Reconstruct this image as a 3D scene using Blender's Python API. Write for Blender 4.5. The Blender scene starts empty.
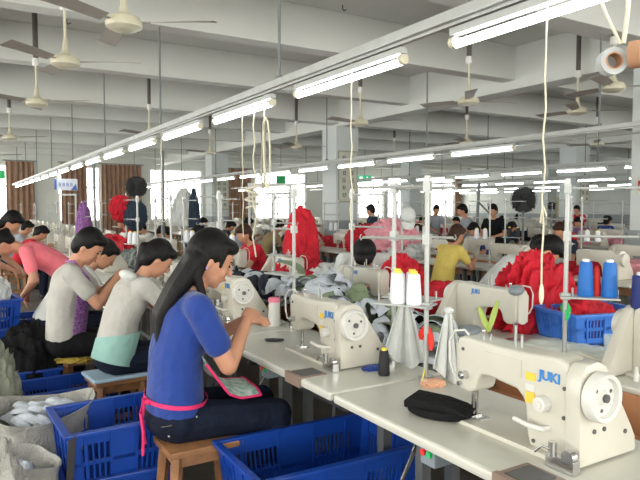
import bpy, bmesh, math, random
from mathutils import Vector, Matrix, Euler, noise

C = bpy.context.scene.collection
SC = bpy.context.scene
PI = math.pi
R = math.radians
rnd = random.Random(7)

# ------------------------------------------------------------------ camera, sky, exposure
F_PX, EYE, YAW, PIT = 612.0, 1.49, R(31.0), R(3.0)
cam_d = bpy.data.cameras.new('camera')
cam = bpy.data.objects.new('camera', cam_d)
C.objects.link(cam)
cam.location = (0, 0, EYE)
cam.rotation_euler = Euler((PI / 2 - PIT, 0, -YAW), 'XYZ')
cam_d.sensor_width = 36.0
cam_d.lens = F_PX / 640.0 * 36.0
cam_d.clip_start = 0.05
cam_d.clip_end = 200
SC.camera = cam

world = bpy.data.worlds.new('sky')
SC.world = world
world.use_nodes = True
bg = world.node_tree.nodes['Background']
bg.inputs[0].default_value = (1.0, 0.99, 0.94, 1)
bg.inputs[1].default_value = 5.0

SC.view_settings.view_transform = 'Standard'
SC.view_settings.look = 'None'
SC.view_settings.gamma = 1
SC.view_settings.exposure = 0.68
SC.view_settings.use_curve_mapping = False


def portal(name, loc, rot, sx, sy):
    d = bpy.data.lights.new(name, 'AREA')
    d.shape = 'RECTANGLE'
    d.size, d.size_y = sx, sy
    d.cycles.is_portal = True
    o = bpy.data.objects.new(name, d)
    o.location, o.rotation_euler = loc, rot
    C.objects.link(o)


WX0, WX1, WY0, WY1, CZ = -5.0, 26.0, -4.0, 27.0, 4.05
portal('daylight_far', ((WX0 + WX1) / 2, WY1 + 0.05, 2.05), (R(-90), 0, 0), 31, 2.3)
portal('daylight_left', (WX0 - 0.05, 11.5, 2.05), (0, R(-90), 0), 2.3, 31)
portal('daylight_back', ((WX0 + WX1) / 2, WY0 - 0.05, 2.05), (R(90), 0, 0), 31, 2.3)


# ------------------------------------------------------------------ materials
def mat(name, col, rough=0.6, metal=0.0, var=0.06, scale=8.0, bump=0.0, bscale=20.0, emit=None, es=1.0, spec=0.5,
        col2=None, trans=0.0, alpha=1.0, sheen=0.0):
    m = bpy.data.materials.new(name)
    m.use_nodes = True
    nt = m.node_tree
    b = nt.nodes['Principled BSDF']
    b.inputs['Roughness'].default_value = rough
    b.inputs['Metallic'].default_value = metal
    b.inputs['Specular IOR Level'].default_value = spec
    tc = nt.nodes.new('ShaderNodeTexCoord')
    if var > 0 or col2:
        n = nt.nodes.new('ShaderNodeTexNoise')
        n.inputs['Scale'].default_value = scale
        n.inputs['Detail'].default_value = 3
        nt.links.new(tc.outputs['Object'], n.inputs['Vector'])
        r = nt.nodes.new('ShaderNodeValToRGB')
        c2 = col2 or tuple(max(0, c * (1 - var * 2)) for c in col)
        r.color_ramp.elements[0].position = 0.35
        r.color_ramp.elements[1].position = 0.65
        r.color_ramp.elements[0].color = (*c2, 1)
        r.color_ramp.elements[1].color = (*col, 1)
        nt.links.new(n.outputs['Fac'], r.inputs['Fac'])
        nt.links.new(r.outputs['Color'], b.inputs['Base Color'])
    else:
        b.inputs['Base Color'].default_value = (*col, 1)
    if bump > 0:
        n2 = nt.nodes.new('ShaderNodeTexNoise')
        n2.inputs['Scale'].default_value = bscale
        n2.inputs['Detail'].default_value = 2
        n2.inputs['Distortion'].default_value = 0.8
        nt.links.new(tc.outputs['Object'], n2.inputs['Vector'])
        bp = nt.nodes.new('ShaderNodeBump')
        bp.inputs['Strength'].default_value = bump
        bp.inputs['Distance'].default_value = 0.03
        nt.links.new(n2.outputs['Fac'], bp.inputs['Height'])
        nt.links.new(bp.outputs['Normal'], b.inputs['Normal'])
    if emit:
        b.inputs['Emission Color'].default_value = (*emit, 1)
        b.inputs['Emission Strength'].default_value = es
    if trans:
        b.inputs['Transmission Weight'].default_value = trans
    if alpha < 1:
        b.inputs['Alpha'].default_value = alpha
    if sheen:
        b.inputs['Sheen Weight'].default_value = sheen
    return m


M = {}
M['wall'] = mat('painted_wall', (0.66, 0.68, 0.64), 0.8, var=0.03, scale=1.5)
M['dado'] = mat('grey_dado_paint', (0.30, 0.33, 0.33), 0.6, var=0.05)
M['ceil'] = mat('ceiling_paint', (0.66, 0.67, 0.63), 0.85, var=0.03, scale=0.8)
M['pillar'] = mat('pillar_paint', (0.60, 0.64, 0.62), 0.6, var=0.02, scale=2)
M['floor'] = mat('concrete_floor', (0.17, 0.15, 0.13), 0.7, var=0.15, scale=2.5, bump=0.1, bscale=30)
M['top'] = mat('laminate_tabletop', (0.61, 0.60, 0.53), 0.28, var=0.02, scale=3)
M['edge'] = mat('tabletop_underside', (0.33, 0.27, 0.2), 0.7)
M['ply'] = mat('plywood', (0.52, 0.25, 0.12), 0.6, var=0.12, scale=5)
M['frame'] = mat('painted_steel', (0.16, 0.17, 0.17), 0.4, metal=0.3)
M['cream'] = mat('cream_enamel', (0.60, 0.575, 0.495), 0.32, var=0.02)
M['white_pl'] = mat('white_plastic', (0.66, 0.65, 0.61), 0.35, var=0.0)
M['chrome'] = mat('chrome', (0.6, 0.6, 0.6), 0.22, metal=1.0, var=0)
M['dark'] = mat('black_plastic', (0.02, 0.02, 0.022), 0.5, var=0)
M['hole'] = mat('dark_grey_metal', (0.09, 0.09, 0.09), 0.5, var=0)
M['juki'] = mat('logo_blue', (0.05, 0.25, 0.62), 0.4, var=0)
M['sticker'] = mat('yellow_sticker', (0.85, 0.58, 0.06), 0.5, var=0.0)
M['blue'] = mat('blue_crate_plastic', (0.007, 0.058, 0.36), 0.35, var=0.05)
M['blue2'] = mat('light_blue_crate_plastic', (0.05, 0.20, 0.68), 0.35, var=0.05)
M['wood'] = mat('stool_wood', (0.40, 0.19, 0.08), 0.5, var=0.2, scale=12, bump=0.1)
M['skin'] = mat('skin', (0.55, 0.27, 0.165), 0.5, var=0.04, scale=10)
M['hair'] = mat('black_hair', (0.006, 0.005, 0.005), 0.55, spec=0.22, var=0.2, scale=60, bump=0.12, bscale=40)
M['hairb'] = mat('brown_hair', (0.06, 0.025, 0.015), 0.55, spec=0.25, var=0.2, scale=60, bump=0.12, bscale=40)
M['eye'] = mat('dark_eye', (0.02, 0.015, 0.01), 0.2, var=0)
M['lip'] = mat('lips', (0.5, 0.16, 0.13), 0.5, var=0)
M['bluecl'] = mat('royal_blue_cotton', (0.010, 0.045, 0.27), 0.85, bump=0.6, bscale=9, sheen=0.2)
M['denim'] = mat('dark_denim', (0.010, 0.015, 0.034), 0.85, spec=0.2, bump=0.6, bscale=12, var=0.2)
M['pinkcl'] = mat('pink_cotton', (0.90, 0.20, 0.25), 0.85, bump=0.6, bscale=9)
M['whitecl'] = mat('white_cotton', (0.62, 0.64, 0.62), 0.85, bump=0.6, bscale=9)
M['creamcl'] = mat('cream_cotton', (0.50, 0.48, 0.44), 0.85, bump=0.6, bscale=9)
M['mint'] = mat('mint_apron_cloth', (0.30, 0.52, 0.47), 0.85, bump=0.6, bscale=9)
M['yellowcl'] = mat('yellow_cotton', (0.80, 0.62, 0.15), 0.85, bump=0.5, bscale=9)
M['greycl'] = mat('grey_cotton', (0.33, 0.36, 0.40), 0.85, bump=0.5, bscale=9)
M['navycl'] = mat('navy_cotton', (0.02, 0.035, 0.06), 0.85, bump=0.5, bscale=9)
M['blackcl'] = mat('black_cloth', (0.008, 0.008, 0.009), 0.85, spec=0.2, bump=0.5, bscale=14)
M['purplecl'] = mat('purple_print_cloth', (0.16, 0.03, 0.22), 0.85, col2=(0.40, 0.22, 0.46), scale=70)
M['olivecl'] = mat('olive_cotton', (0.34, 0.25, 0.12), 0.85, bump=0.5, bscale=9)
M['redcl'] = mat('red_cloth', (0.60, 0.008, 0.025), 0.85, bump=0.9, bscale=9, var=0.15)
M['rosecl'] = mat('pale_pink_cloth', (0.85, 0.36, 0.42), 0.85, bump=0.7, bscale=14)
M['hotpink'] = mat('hot_pink_binding', (0.80, 0.03, 0.16), 0.7, var=0)
M['capgreen'] = mat('grey_green_felt', (0.20, 0.25, 0.15), 0.9, bump=0.3, bscale=30)
M['capwhite'] = mat('white_backing_fabric', (0.56, 0.60, 0.66), 0.8, bump=0.2, bscale=30)
M['scrap'] = mat('mixed_scraps', (0.30, 0.33, 0.30), 0.9, col2=(0.03, 0.035, 0.04), scale=14, bump=0.8, bscale=20)
M['cap_navy'] = mat('navy_felt', (0.02, 0.025, 0.04), 0.9, bump=0.3, bscale=30)
M['spw'] = mat('white_thread', (0.80, 0.81, 0.84), 0.7, bump=0.2, bscale=150, var=0)
M['spb'] = mat('blue_thread', (0.012, 0.15, 0.52), 0.5, bump=0.2, bscale=150)
M['spd'] = mat('dark_blue_thread', (0.015, 0.03, 0.18), 0.5, bump=0.2, bscale=150)
M['spk'] = mat('black_thread', (0.01, 0.01, 0.013), 0.6, bump=0.2, bscale=150)
M['spr'] = mat('red_thread', (0.8, 0.03, 0.02), 0.6, var=0)
M['spy'] = mat('yellow_core', (0.85, 0.70, 0.08), 0.5, var=0)
M['rope'] = mat('cream_cord', (0.72, 0.68, 0.52), 0.8, var=0.05)
M['rail'] = mat('rail_steel', (0.46, 0.47, 0.45), 0.45, metal=0.3)
M['rod'] = mat('grey_rod', (0.16, 0.18, 0.18), 0.5)
M['fan'] = mat('cream_fan_paint', (0.66, 0.62, 0.46), 0.35)
M['blade'] = mat('dusty_fan_blade', (0.36, 0.33, 0.29), 0.6)
M['rust'] = mat('dark_downrod', (0.10, 0.085, 0.075), 0.7)
M['tube'] = mat('lit_tube', (1, 1, 1), 0.3, var=0, emit=(0.90, 0.98, 1.0), es=9.0)
M['curtain'] = mat('brown_curtain', (0.36, 0.22, 0.15), 0.9, var=0.1, scale=4)
M['winframe'] = mat('white_window_frame', (0.7, 0.72, 0.72), 0.4, var=0)
M['sack'] = mat('white_woven_sack', (0.48, 0.47, 0.43), 0.8, var=0.2, scale=7, bump=0.5, bscale=60)
M['bundle'] = mat('grey_olive_cloth', (0.28, 0.29, 0.23), 0.9, bump=0.6, bscale=12)
M['paper'] = mat('cream_poster_paper', (0.62, 0.62, 0.52), 0.8, var=0.05)
M['ink'] = mat('dark_ink', (0.10, 0.10, 0.09), 0.8, var=0)
M['posterframe'] = mat('poster_border', (0.36, 0.37, 0.30), 0.7, var=0)
M['exit'] = mat('lit_green_sign', (0.02, 0.35, 0.16), 0.5, var=0, emit=(0.02, 0.45, 0.2), es=0.5)
M['exitw'] = mat('lit_sign_white', (0.8, 0.9, 0.85), 0.5, var=0, emit=(0.7, 1, 0.8), es=0.6)
M['banner'] = mat('white_banner', (0.75, 0.78, 0.84), 0.8, var=0)
M['bannerb'] = mat('banner_blue', (0.08, 0.16, 0.5), 0.8, var=0)
M['pad'] = mat('grey_lamp_shell', (0.26, 0.30, 0.33), 0.4)
M['green'] = mat('green_ribbon', (0.02, 0.48, 0.14), 0.6, var=0)
M['leaf'] = mat('yellow_green_tape', (0.30, 0.38, 0.08), 0.6, var=0)
M['cushion'] = mat('light_blue_cushion', (0.42, 0.58, 0.72), 0.8)
M['tape'] = mat('brown_packing_tape', (0.27, 0.19, 0.15), 0.4)
M['print'] = mat('printed_apron_cloth', (0.66, 0.72, 0.66), 0.8, col2=(0.20, 0.42, 0.36), scale=30)
M['tan'] = mat('beige_door_paint', (0.55, 0.48, 0.30), 0.6)
M['mustard'] = mat('mustard_cushion_cloth', (0.55, 0.40, 0.07), 0.9, bump=0.5, bscale=12)
M['brownc'] = mat('brown_cardboard', (0.42, 0.22, 0.12), 0.8)
M['tapeclear'] = mat('clear_tape_roll', (0.55, 0.58, 0.58), 0.15, var=0, alpha=0.6)
M['cup'] = mat('translucent_cup', (0.75, 0.85, 0.92), 0.15, var=0, alpha=0.45)
M['glass'] = mat('window_glass', (0.95, 1, 1), 0.03, var=0, alpha=0.12)
M['peach'] = mat('peach_cloth', (0.8, 0.45, 0.28), 0.9)
M['lilac'] = mat('lilac_hair_tie', (0.45, 0.35, 0.75), 0.8, var=0)
M['lightcl'] = mat('pale_ivory_cloth', (0.76, 0.80, 0.72), 0.85, bump=0.5, bscale=12)


# ------------------------------------------------------------------ mesh helpers
class MB:
    def __init__(s):
        s.bm = bmesh.new()

    def _xf(s, vs, mx):
        bmesh.ops.transform(s.bm, matrix=mx, verts=vs)

    def box(s, c, d, rot=None):
        g = bmesh.ops.create_cube(s.bm, size=1)
        mx = Matrix.Translation(c) @ (rot.to_4x4() if rot else Matrix.Identity(4)) @ Matrix.Diagonal((*d, 1))
        s._xf(g['verts'], mx)
        return s

    def cyl(s, p0, p1, r0, r1=None, seg=12):
        p0, p1 = Vector(p0), Vector(p1)
        r1 = r0 if r1 is None else r1
        d = p1 - p0
        g = bmesh.ops.create_cone(s.bm, cap_ends=True, segments=seg, radius1=r0, radius2=r1, depth=d.length)
        q = Vector((0, 0, 1)).rotation_difference(d.normalized())
        s._xf(g['verts'], Matrix.Translation((p0 + p1) / 2) @ q.to_matrix().to_4x4())
        return s

    def ell(s, c, r, rot=None, u=16, v=10):
        if isinstance(r, (int, float)):
            r = (r, r, r)
        g = bmesh.ops.create_uvsphere(s.bm, u_segments=u, v_segments=v, radius=1)
        s._xf(g['verts'], Matrix.Translation(c) @ (rot.to_4x4() if rot else Matrix.Identity(4)) @ Matrix.Diagonal((*r, 1)))
        return s

    def cap(s, p0, p1, r0, r1, seg=12):
        s.cyl(p0, p1, r0, r1, seg)
        s.ell(p0, r0, u=seg, v=8)
        s.ell(p1, r1, u=seg, v=8)
        return s

    def prism(s, pts, axis, a, b):
        # pts = outline in the two other axes, extruded along axis from a to b
        def P(p, t):
            if axis == 'x': return (t, p[0], p[1])
            if axis == 'y': return (p[0], t, p[1])
            return (p[0], p[1], t)
        v0 = [s.bm.verts.new(P(p, a)) for p in pts]
        v1 = [s.bm.verts.new(P(p, b)) for p in pts]
        n = len(pts)
        fs = [s.bm.faces.new(v0[::-1]), s.bm.faces.new(v1)]
        for i in range(n):
            fs.append(s.bm.faces.new((v0[i], v0[(i + 1) % n], v1[(i + 1) % n], v1[i])))
        bmesh.ops.recalc_face_normals(s.bm, faces=fs)
        return s

    def lathe(s, prof, seg=20, mx=None):
        # prof = list of (radius, height)
        rings = []
        for r, z in prof:
            if r < 1e-5:
                rings.append([s.bm.verts.new((0, 0, z))])
            else:
                rings.append([s.bm.verts.new((r * math.cos(2 * PI * i / seg), r * math.sin(2 * PI * i / seg), z)) for i in range(seg)])
        fs = []
        for A, B in zip(rings, rings[1:]):
            for i in range(seg):
                j = (i + 1) % seg
                if len(A) == 1 and len(B) == 1: continue
                if len(A) == 1: fs.append(s.bm.faces.new((A[0], B[i], B[j])))
                elif len(B) == 1: fs.append(s.bm.faces.new((A[i], A[j], B[0])))
                else: fs.append(s.bm.faces.new((A[i], A[j], B[j], B[i])))
        if len(rings[0]) > 1: fs.append(s.bm.faces.new(rings[0][::-1]))
        if len(rings[-1]) > 1: fs.append(s.bm.faces.new(rings[-1]))
        bmesh.ops.recalc_face_normals(s.bm, faces=fs)
        if mx is not None:
            s._xf([v for ring in rings for v in ring], mx)
        return s

    def tube(s, pts, r, seg=8):
        pts = [Vector(p) for p in pts]
        rings = []
        n = len(pts)
        for i, p in enumerate(pts):
            t = (pts[min(i + 1, n - 1)] - pts[max(i - 1, 0)]).normalized()
            a = Vector((0, 0, 1)) if abs(t.z) < 0.9 else Vector((1, 0, 0))
            u = t.cross(a).normalized()
            w = t.cross(u)
            rr = r(i / (n - 1)) if callable(r) else r
            rings.append([s.bm.verts.new(p + (u * math.cos(2 * PI * k / seg) + w * math.sin(2 * PI * k / seg)) * rr) for k in range(seg)])
        fs = []
        for A, B in zip(rings, rings[1:]):
            for k in range(seg):
                j = (k + 1) % seg
                fs.append(s.bm.faces.new((A[k], A[j], B[j], B[k])))
        fs.append(s.bm.faces.new(rings[0][::-1]))
        fs.append(s.bm.faces.new(rings[-1]))
        bmesh.ops.recalc_face_normals(s.bm, faces=fs)
        return s

    def grid(s, fn, nu, nv, thick=0.0):
        # fn(u,v) -> point, optional solid thickness
        vs = [[s.bm.verts.new(fn(i / nu, j / nv)) for j in range(nv + 1)] for i in range(nu + 1)]
        fs = []
        for i in range(nu):
            for j in range(nv):
                fs.append(s.bm.faces.new((vs[i][j], vs[i + 1][j], vs[i + 1][j + 1], vs[i][j + 1])))
        if thick:
            s.bm.normal_update()
            allv = [v for r in vs for v in r]
            bot = {v: s.bm.verts.new(v.co - v.normal * thick) for v in allv}
            for f in list(fs):
                s.bm.faces.new([bot[v] for v in reversed(f.verts)])
            rim = [vs[i][0] for i in range(nu + 1)] + [vs[nu][j] for j in range(1, nv + 1)] + \
                  [vs[i][nv] for i in range(nu - 1, -1, -1)] + [vs[0][j] for j in range(nv - 1, 0, -1)]
            for a, b in zip(rim, rim[1:] + rim[:1]):
                s.bm.faces.new((b, a, bot[a], bot[b]))
        return s

    def mesh(s, name, m, smooth=False, bevel=0.0, bseg=2):
        if bevel:
            es = [e for e in s.bm.edges if len(e.link_faces) == 2 and e.calc_face_angle(0) > 0.6]
            bmesh.ops.bevel(s.bm, geom=es, offset=bevel, segments=bseg, affect='EDGES', profile=0.6, clamp_overlap=True)
        me = bpy.data.meshes.new(name)
        s.bm.to_mesh(me)
        s.bm.free()
        if m: me.materials.append(m)
        if smooth:
            for p in me.polygons: p.use_smooth = True
            try: me.set_sharp_from_angle(angle=R(smooth if smooth is not True else 50))
            except Exception: pass
        return me

    def build(s, name, m, parent=None, smooth=False, bevel=0.0, loc=None, bseg=2, rz=0):
        o = bpy.data.objects.new(name, s.mesh(name, m, smooth, bevel, bseg))
        C.objects.link(o)
        if parent: o.parent = parent
        if loc: o.location = loc
        if rz: o.rotation_euler = (0, 0, rz)
        return o


def empty(name, loc=(0, 0, 0), rz=0):
    o = bpy.data.objects.new(name, None)
    o.empty_display_size = 0.1
    C.objects.link(o)
    o.location = loc
    o.rotation_euler = (0, 0, rz)
    return o


def tag(o, label=None, cat=None, group=None, kind=None):
    if label: o['label'] = label
    if cat: o['category'] = cat
    if group: o['group'] = group
    if kind: o['kind'] = kind
    return o


def dup(root, loc, rz=None, label=None, group=None):
    r = root.copy()
    C.objects.link(r)
    r.location = loc
    if rz is not None: r.rotation_euler = (0, 0, rz)
    if label: r['label'] = label
    if group: r['group'] = group
    elif 'group' in r: del r['group']
    for ch in root.children:
        c = ch.copy(); C.objects.link(c); c.parent = r
        for g in ch.children:
            d = g.copy(); C.objects.link(d); d.parent = c
    return r


def struct(o):
    o['kind'] = 'structure'
    return o


def text(name, s, size, m, parent, loc, rot, depth=0.0008, bold=0.0):
    cu = bpy.data.curves.new(name, 'FONT')
    cu.body = s
    cu.size = size
    cu.extrude = depth
    cu.offset = bold
    cu.align_x = 'CENTER'
    cu.align_y = 'CENTER'
    t = bpy.data.objects.new(name + '_tmp', cu)
    C.objects.link(t)
    bpy.context.view_layer.update()
    me = bpy.data.meshes.new_from_object(t.evaluated_get(bpy.context.evaluated_depsgraph_get()))
    bpy.data.objects.remove(t)
    me.materials.clear()
    me.materials.append(m)
    o = bpy.data.objects.new(name, me)
    C.objects.link(o)
    if parent: o.parent = parent
    o.location = loc
    o.rotation_euler = rot
    return o


# ------------------------------------------------------------------ room shell
MB().box(((WX0 + WX1) / 2, (WY0 + WY1) / 2, -0.05), (WX1 - WX0 + 0.4, WY1 - WY0 + 0.4, 0.1)).build('floor', M['floor'])['kind'] = 'structure'
MB().box(((WX0 + WX1) / 2, (WY0 + WY1) / 2, CZ + 0.06), (WX1 - WX0 + 0.4, WY1 - WY0 + 0.4, 0.12)).build('ceiling', M['ceil'])['kind'] = 'structure'
SILL, HEAD = 0.95, 3.2
# windows of the far wall, then solid bits between them
farwin = [(-4.2, -0.6), (0.2, 2.0), (3.72, 5.4), (5.5, 6.7), (7.5, 9.9), (12.6, 15.4), (17.9, 20.3), (20.6, 22.6), (23.7, 25.5)]


def wall_x(name, Y, x0, x1, wins, t=0.2):
    m = MB()
    m.box(((x0 + x1) / 2, Y, SILL / 2), (x1 - x0, t, SILL))
    m.box(((x0 + x1) / 2, Y, (HEAD + CZ) / 2), (x1 - x0, t, CZ - HEAD))
    cur = x0
    for a, b in wins + [(x1, x1)]:
        if a > cur: m.box(((cur + a) / 2, Y, (SILL + HEAD) / 2), (a - cur, t, HEAD - SILL))
        cur = b
    return struct(m.build(name, M['wall']))


def wall_y(name, X, y0, y1, wins, t=0.2):
    m = MB()
    m.box((X, (y0 + y1) / 2, SILL / 2), (t, y1 - y0, SILL))
    m.box((X, (y0 + y1) / 2, (HEAD + CZ) / 2), (t, y1 - y0, CZ - HEAD))
    cur = y0
    for a, b in wins + [(y1, y1)]:
        if a > cur: m.box((X, (cur + a) / 2, (SILL + HEAD) / 2), (t, a - cur, HEAD - SILL))
        cur = b
    return struct(m.build(name, M['wall']))


wall_x('wall_far', WY1 + 0.1, WX0 - 0.2, WX1 + 0.2, farwin)
backwin = [(-4 + 3.6 * i, -4 + 3.6 * i + 2.9) for i in range(8)]
wall_x('wall_back', WY0 - 0.1, WX0 - 0.2, WX1 + 0.2, backwin)
leftwin = [(-3 + 3.6 * i, -3 + 3.6 * i + 2.9) for i in range(8)]
wall_y('wall_left', WX0 - 0.1, WY0, WY1, leftwin)
wall_y('wall_right', WX1 + 0.1, WY0, WY1, [])
struct(MB().box((WX1 - 0.01, (WY0 + WY1) / 2, 0.6), (0.02, WY1 - WY0, 1.2)).build('trim_1', M['dado']))


def window(idx, a, b, axis, pos):
    w = b - a
    f = MB()
    n = max(2, round(w / 0.85))
    for i in range(n + 1):
        x = a + w * i / n
        x = min(max(x, a + 0.03), b - 0.03)
        c, d = ((x, pos, (SILL + HEAD) / 2), (0.05, 0.06, HEAD - SILL)) if axis == 'x' else ((pos, x, (SILL + HEAD) / 2), (0.06, 0.05, HEAD - SILL))
        f.box(c, d)
    for z in (SILL + 0.03, SILL + 0.62 * (HEAD - SILL), HEAD - 0.03):
        c, d = (((a + b) / 2, pos, z), (w, 0.055, 0.05)) if axis == 'x' else ((pos, (a + b) / 2, z), (0.055, w, 0.05))
        f.box(c, d)
    o = struct(f.build('window_%d' % idx, M['winframe']))
    g = MB()
    c, d = (((a + b) / 2, pos, (SILL + HEAD) / 2), (w - 0.04, 0.006, HEAD - SILL - 0.04)) if axis == 'x' else ((pos, (a + b) / 2, (SILL + HEAD) / 2), (0.006, w - 0.04, HEAD - SILL - 0.04))
    g.box(c, d).build('window_pane', M['glass'], o)


k = 1
for a, b in farwin:
    window(k, a, b, 'x', WY1 + 0.1); k += 1
# door on the right wall
dr = MB().box((WX1 - 0.03, 20.6, 1.0), (0.06, 1.0, 2.0)).build('door_1', M['tan'], bevel=0.01)
struct(dr)
MB().cyl((WX1 - 0.06, 20.2, 1.0), (WX1 - 0.13, 20.2, 1.0), 0.02).ell((WX1 - 0.14, 20.2, 1.0), 0.035).build('door_handle', M['chrome'], dr)

# ceiling beams
PX, PY = (-0.7, 7.95, 16.6, 25.2), (-3.5, 4.5, 12.3, 20.2)
ZB = 3.44
n = 1
for x in PX:
    struct(MB().box((x, (WY0 + WY1) / 2, (ZB - 0.06 + CZ) / 2), (0.42, WY1 - WY0, CZ - ZB + 0.06)).build('trim_%d' % (n + 1), M['ceil'], bevel=0.01)); n += 1
yb = -3.5
while yb < 27:
    main = min(abs(yb - p) for p in PY) < 0.4
    h = CZ - (ZB if main else ZB + 0.08)
    struct(MB().box(((WX0 + WX1) / 2, yb, CZ - h / 2), (WX1 - WX0, 0.34 if main else 0.26, h)).build('trim_%d' % (n + 1), M['ceil'], bevel=0.01)); n += 1
    yb += 2.62

# pillars, each with its poster where the photo shows one
def poster(name_label, loc, w, h, rz, rows, cols, head=False):
    r = MB().box((0, 0, 0), (w, 0.012, h)).build('wall_poster', M['posterframe'])
    r.location = loc
    r.rotation_euler = (0, 0, rz)
    tag(r, name_label, 'poster')
    MB().box((0, -0.008, 0), (w * 0.9, 0.006, h * 0.95)).build('poster_paper', M['paper'], r)
    m = MB()
    pr = random.Random(hash(rows) % 97 + 3)
    cw, chh = w * 0.8 / cols, h * 0.86 / rows
    for i in range(cols):
        for j in range(rows):
            cx = -w * 0.4 + cw * (i + 0.5)
            cz = h * 0.43 - chh * (j + 0.5)
            s = min(cw, chh) * 0.62
            # a brush character: short horizontal and vertical strokes
            for q in range(3):
                m.box((cx + pr.uniform(-.1, .1) * s, -0.012, cz + (q - 1) * s * 0.36), (s * pr.uniform(0.55, 1.0), 0.002, s * 0.13))
            for q in range(2):
                m.box((cx + (q - 0.5) * s * pr.uniform(0.3, .8), -0.012, cz + pr.uniform(-.1, .1) * s), (s * 0.13, 0.002, s * pr.uniform(0.6, 1.0)))
    m.build('poster_lettering', M['ink'], r)
    return r


for x in PX[1:]:
    for y in PY[1:]:
        p = MB().box((x, y, (ZB - 0.06) / 2), (0.62, 0.62, ZB - 0.06)).build('pillar', M['pillar'], bevel=0.015)
        struct(p)
        MB().box((x, y, 0.6), (0.632, 0.632, 1.2)).build('pillar_dado', M['dado'], p)
poster('cream poster with two columns of dark characters on the near pillar', (7.96, 11.98, 2.22), 0.54, 1.2, 0, 6, 2)
poster('cream poster with dark characters on the far left pillar', (8.0, 19.88, 2.05), 0.52, 1.25, 0, 6, 2)
poster('pale poster on the grey pillar at the right of the hall', (16.7, 11.98, 2.05), 0.46, 0.9, 0, 4, 2)
n = 0
for (cy, cz, w, h, c) in [(4.40, 1.86, 0.26, 0.17, 'brownc'), (4.62, 1.78, 0.2, 0.22, 'paper'), (4.42, 1.62, 0.2, 0.16, 'brownc')]:
    q = MB().box((0, 0, 0), (0.016, w, h)).build('pillar_notice', M[c])
    q.location = (7.63, cy, cz)
    MB().box((-0.01, 0, 0), (0.004, w * 0.7, h * 0.55)).build('notice_panel', M['creamcl' if c == 'brownc' else 'redcl'], q)
    tag(q, ['brown framed notice, topmost on the pillar at the right edge', 'cream notice with red panel on the right-edge pillar', 'brown framed notice, lowest on the pillar at the right edge'][n], 'notice')
    n += 1


# curtains
def curtain(x0, x1, label):
    w = x1 - x0
    nf = int(w / 0.17)
    m = MB()
    m.grid(lambda u, v: Vector((x0 + w * u, WY1 - 0.12 + 0.05 * math.sin(u * nf * 2 * PI) + 0.012 * math.sin(u * 37 + v * 3), 0.35 + v * (HEAD + 0.12 - 0.35))), nf * 8, 4, 0.01)
    o = m.build('curtain', M['curtain'], smooth=True)
    tag(o, label, 'curtain')
    MB().cyl((x0 - 0.1, WY1 - 0.12, HEAD + 0.15), (x1 + 0.1, WY1 - 0.12, HEAD + 0.15), 0.02).build('curtain_rod', M['rod'], o)


curtain(1.85, 2.85, 'brown curtain at the far wall, leftmost in view')
curtain(4.2 - 0.35, 4.85, 'brown curtain behind the hanging white and blue banner')
curtain(5.45, 7.1, 'brown curtain behind the black pedestal fan at left')
curtain(10.6, 12.3, 'brown curtain right of the far pillar with a poster')
curtain(25.5, 25.95, 'brown curtain in the far right corner by the wall')

# ------------------------------------------------------------------ lamp rails, tubes, hanging rods
ROW_DX = [0.0, 4.24, 9.0, 13.2, 17.3, 21.0]
RAIL_Z = 2.28
rowname = ['nearest lamp rail', 'second lamp rail', 'third lamp rail', 'fourth lamp rail', 'fifth lamp rail', 'farthest lamp rail']


def make_fixture():
    r = empty('tube_light')
    MB().box((0, 0, 0.035), (0.046, 1.17, 0.035)).build('lamp_housing', M['rail'], r, bevel=0.004)
    MB().cyl((0, -0.56, -0.022), (0, 0.56, -0.022), 0.019, seg=12).build('lamp_tube', M['tube'], r, smooth=True)
    for s in (-1, 1):
        MB().cyl((0, s * 0.56, -0.012), (0, s * 0.59, -0.012), 0.027, seg=14).build('lamp_holder', M['fan'], r)
    return r


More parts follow.
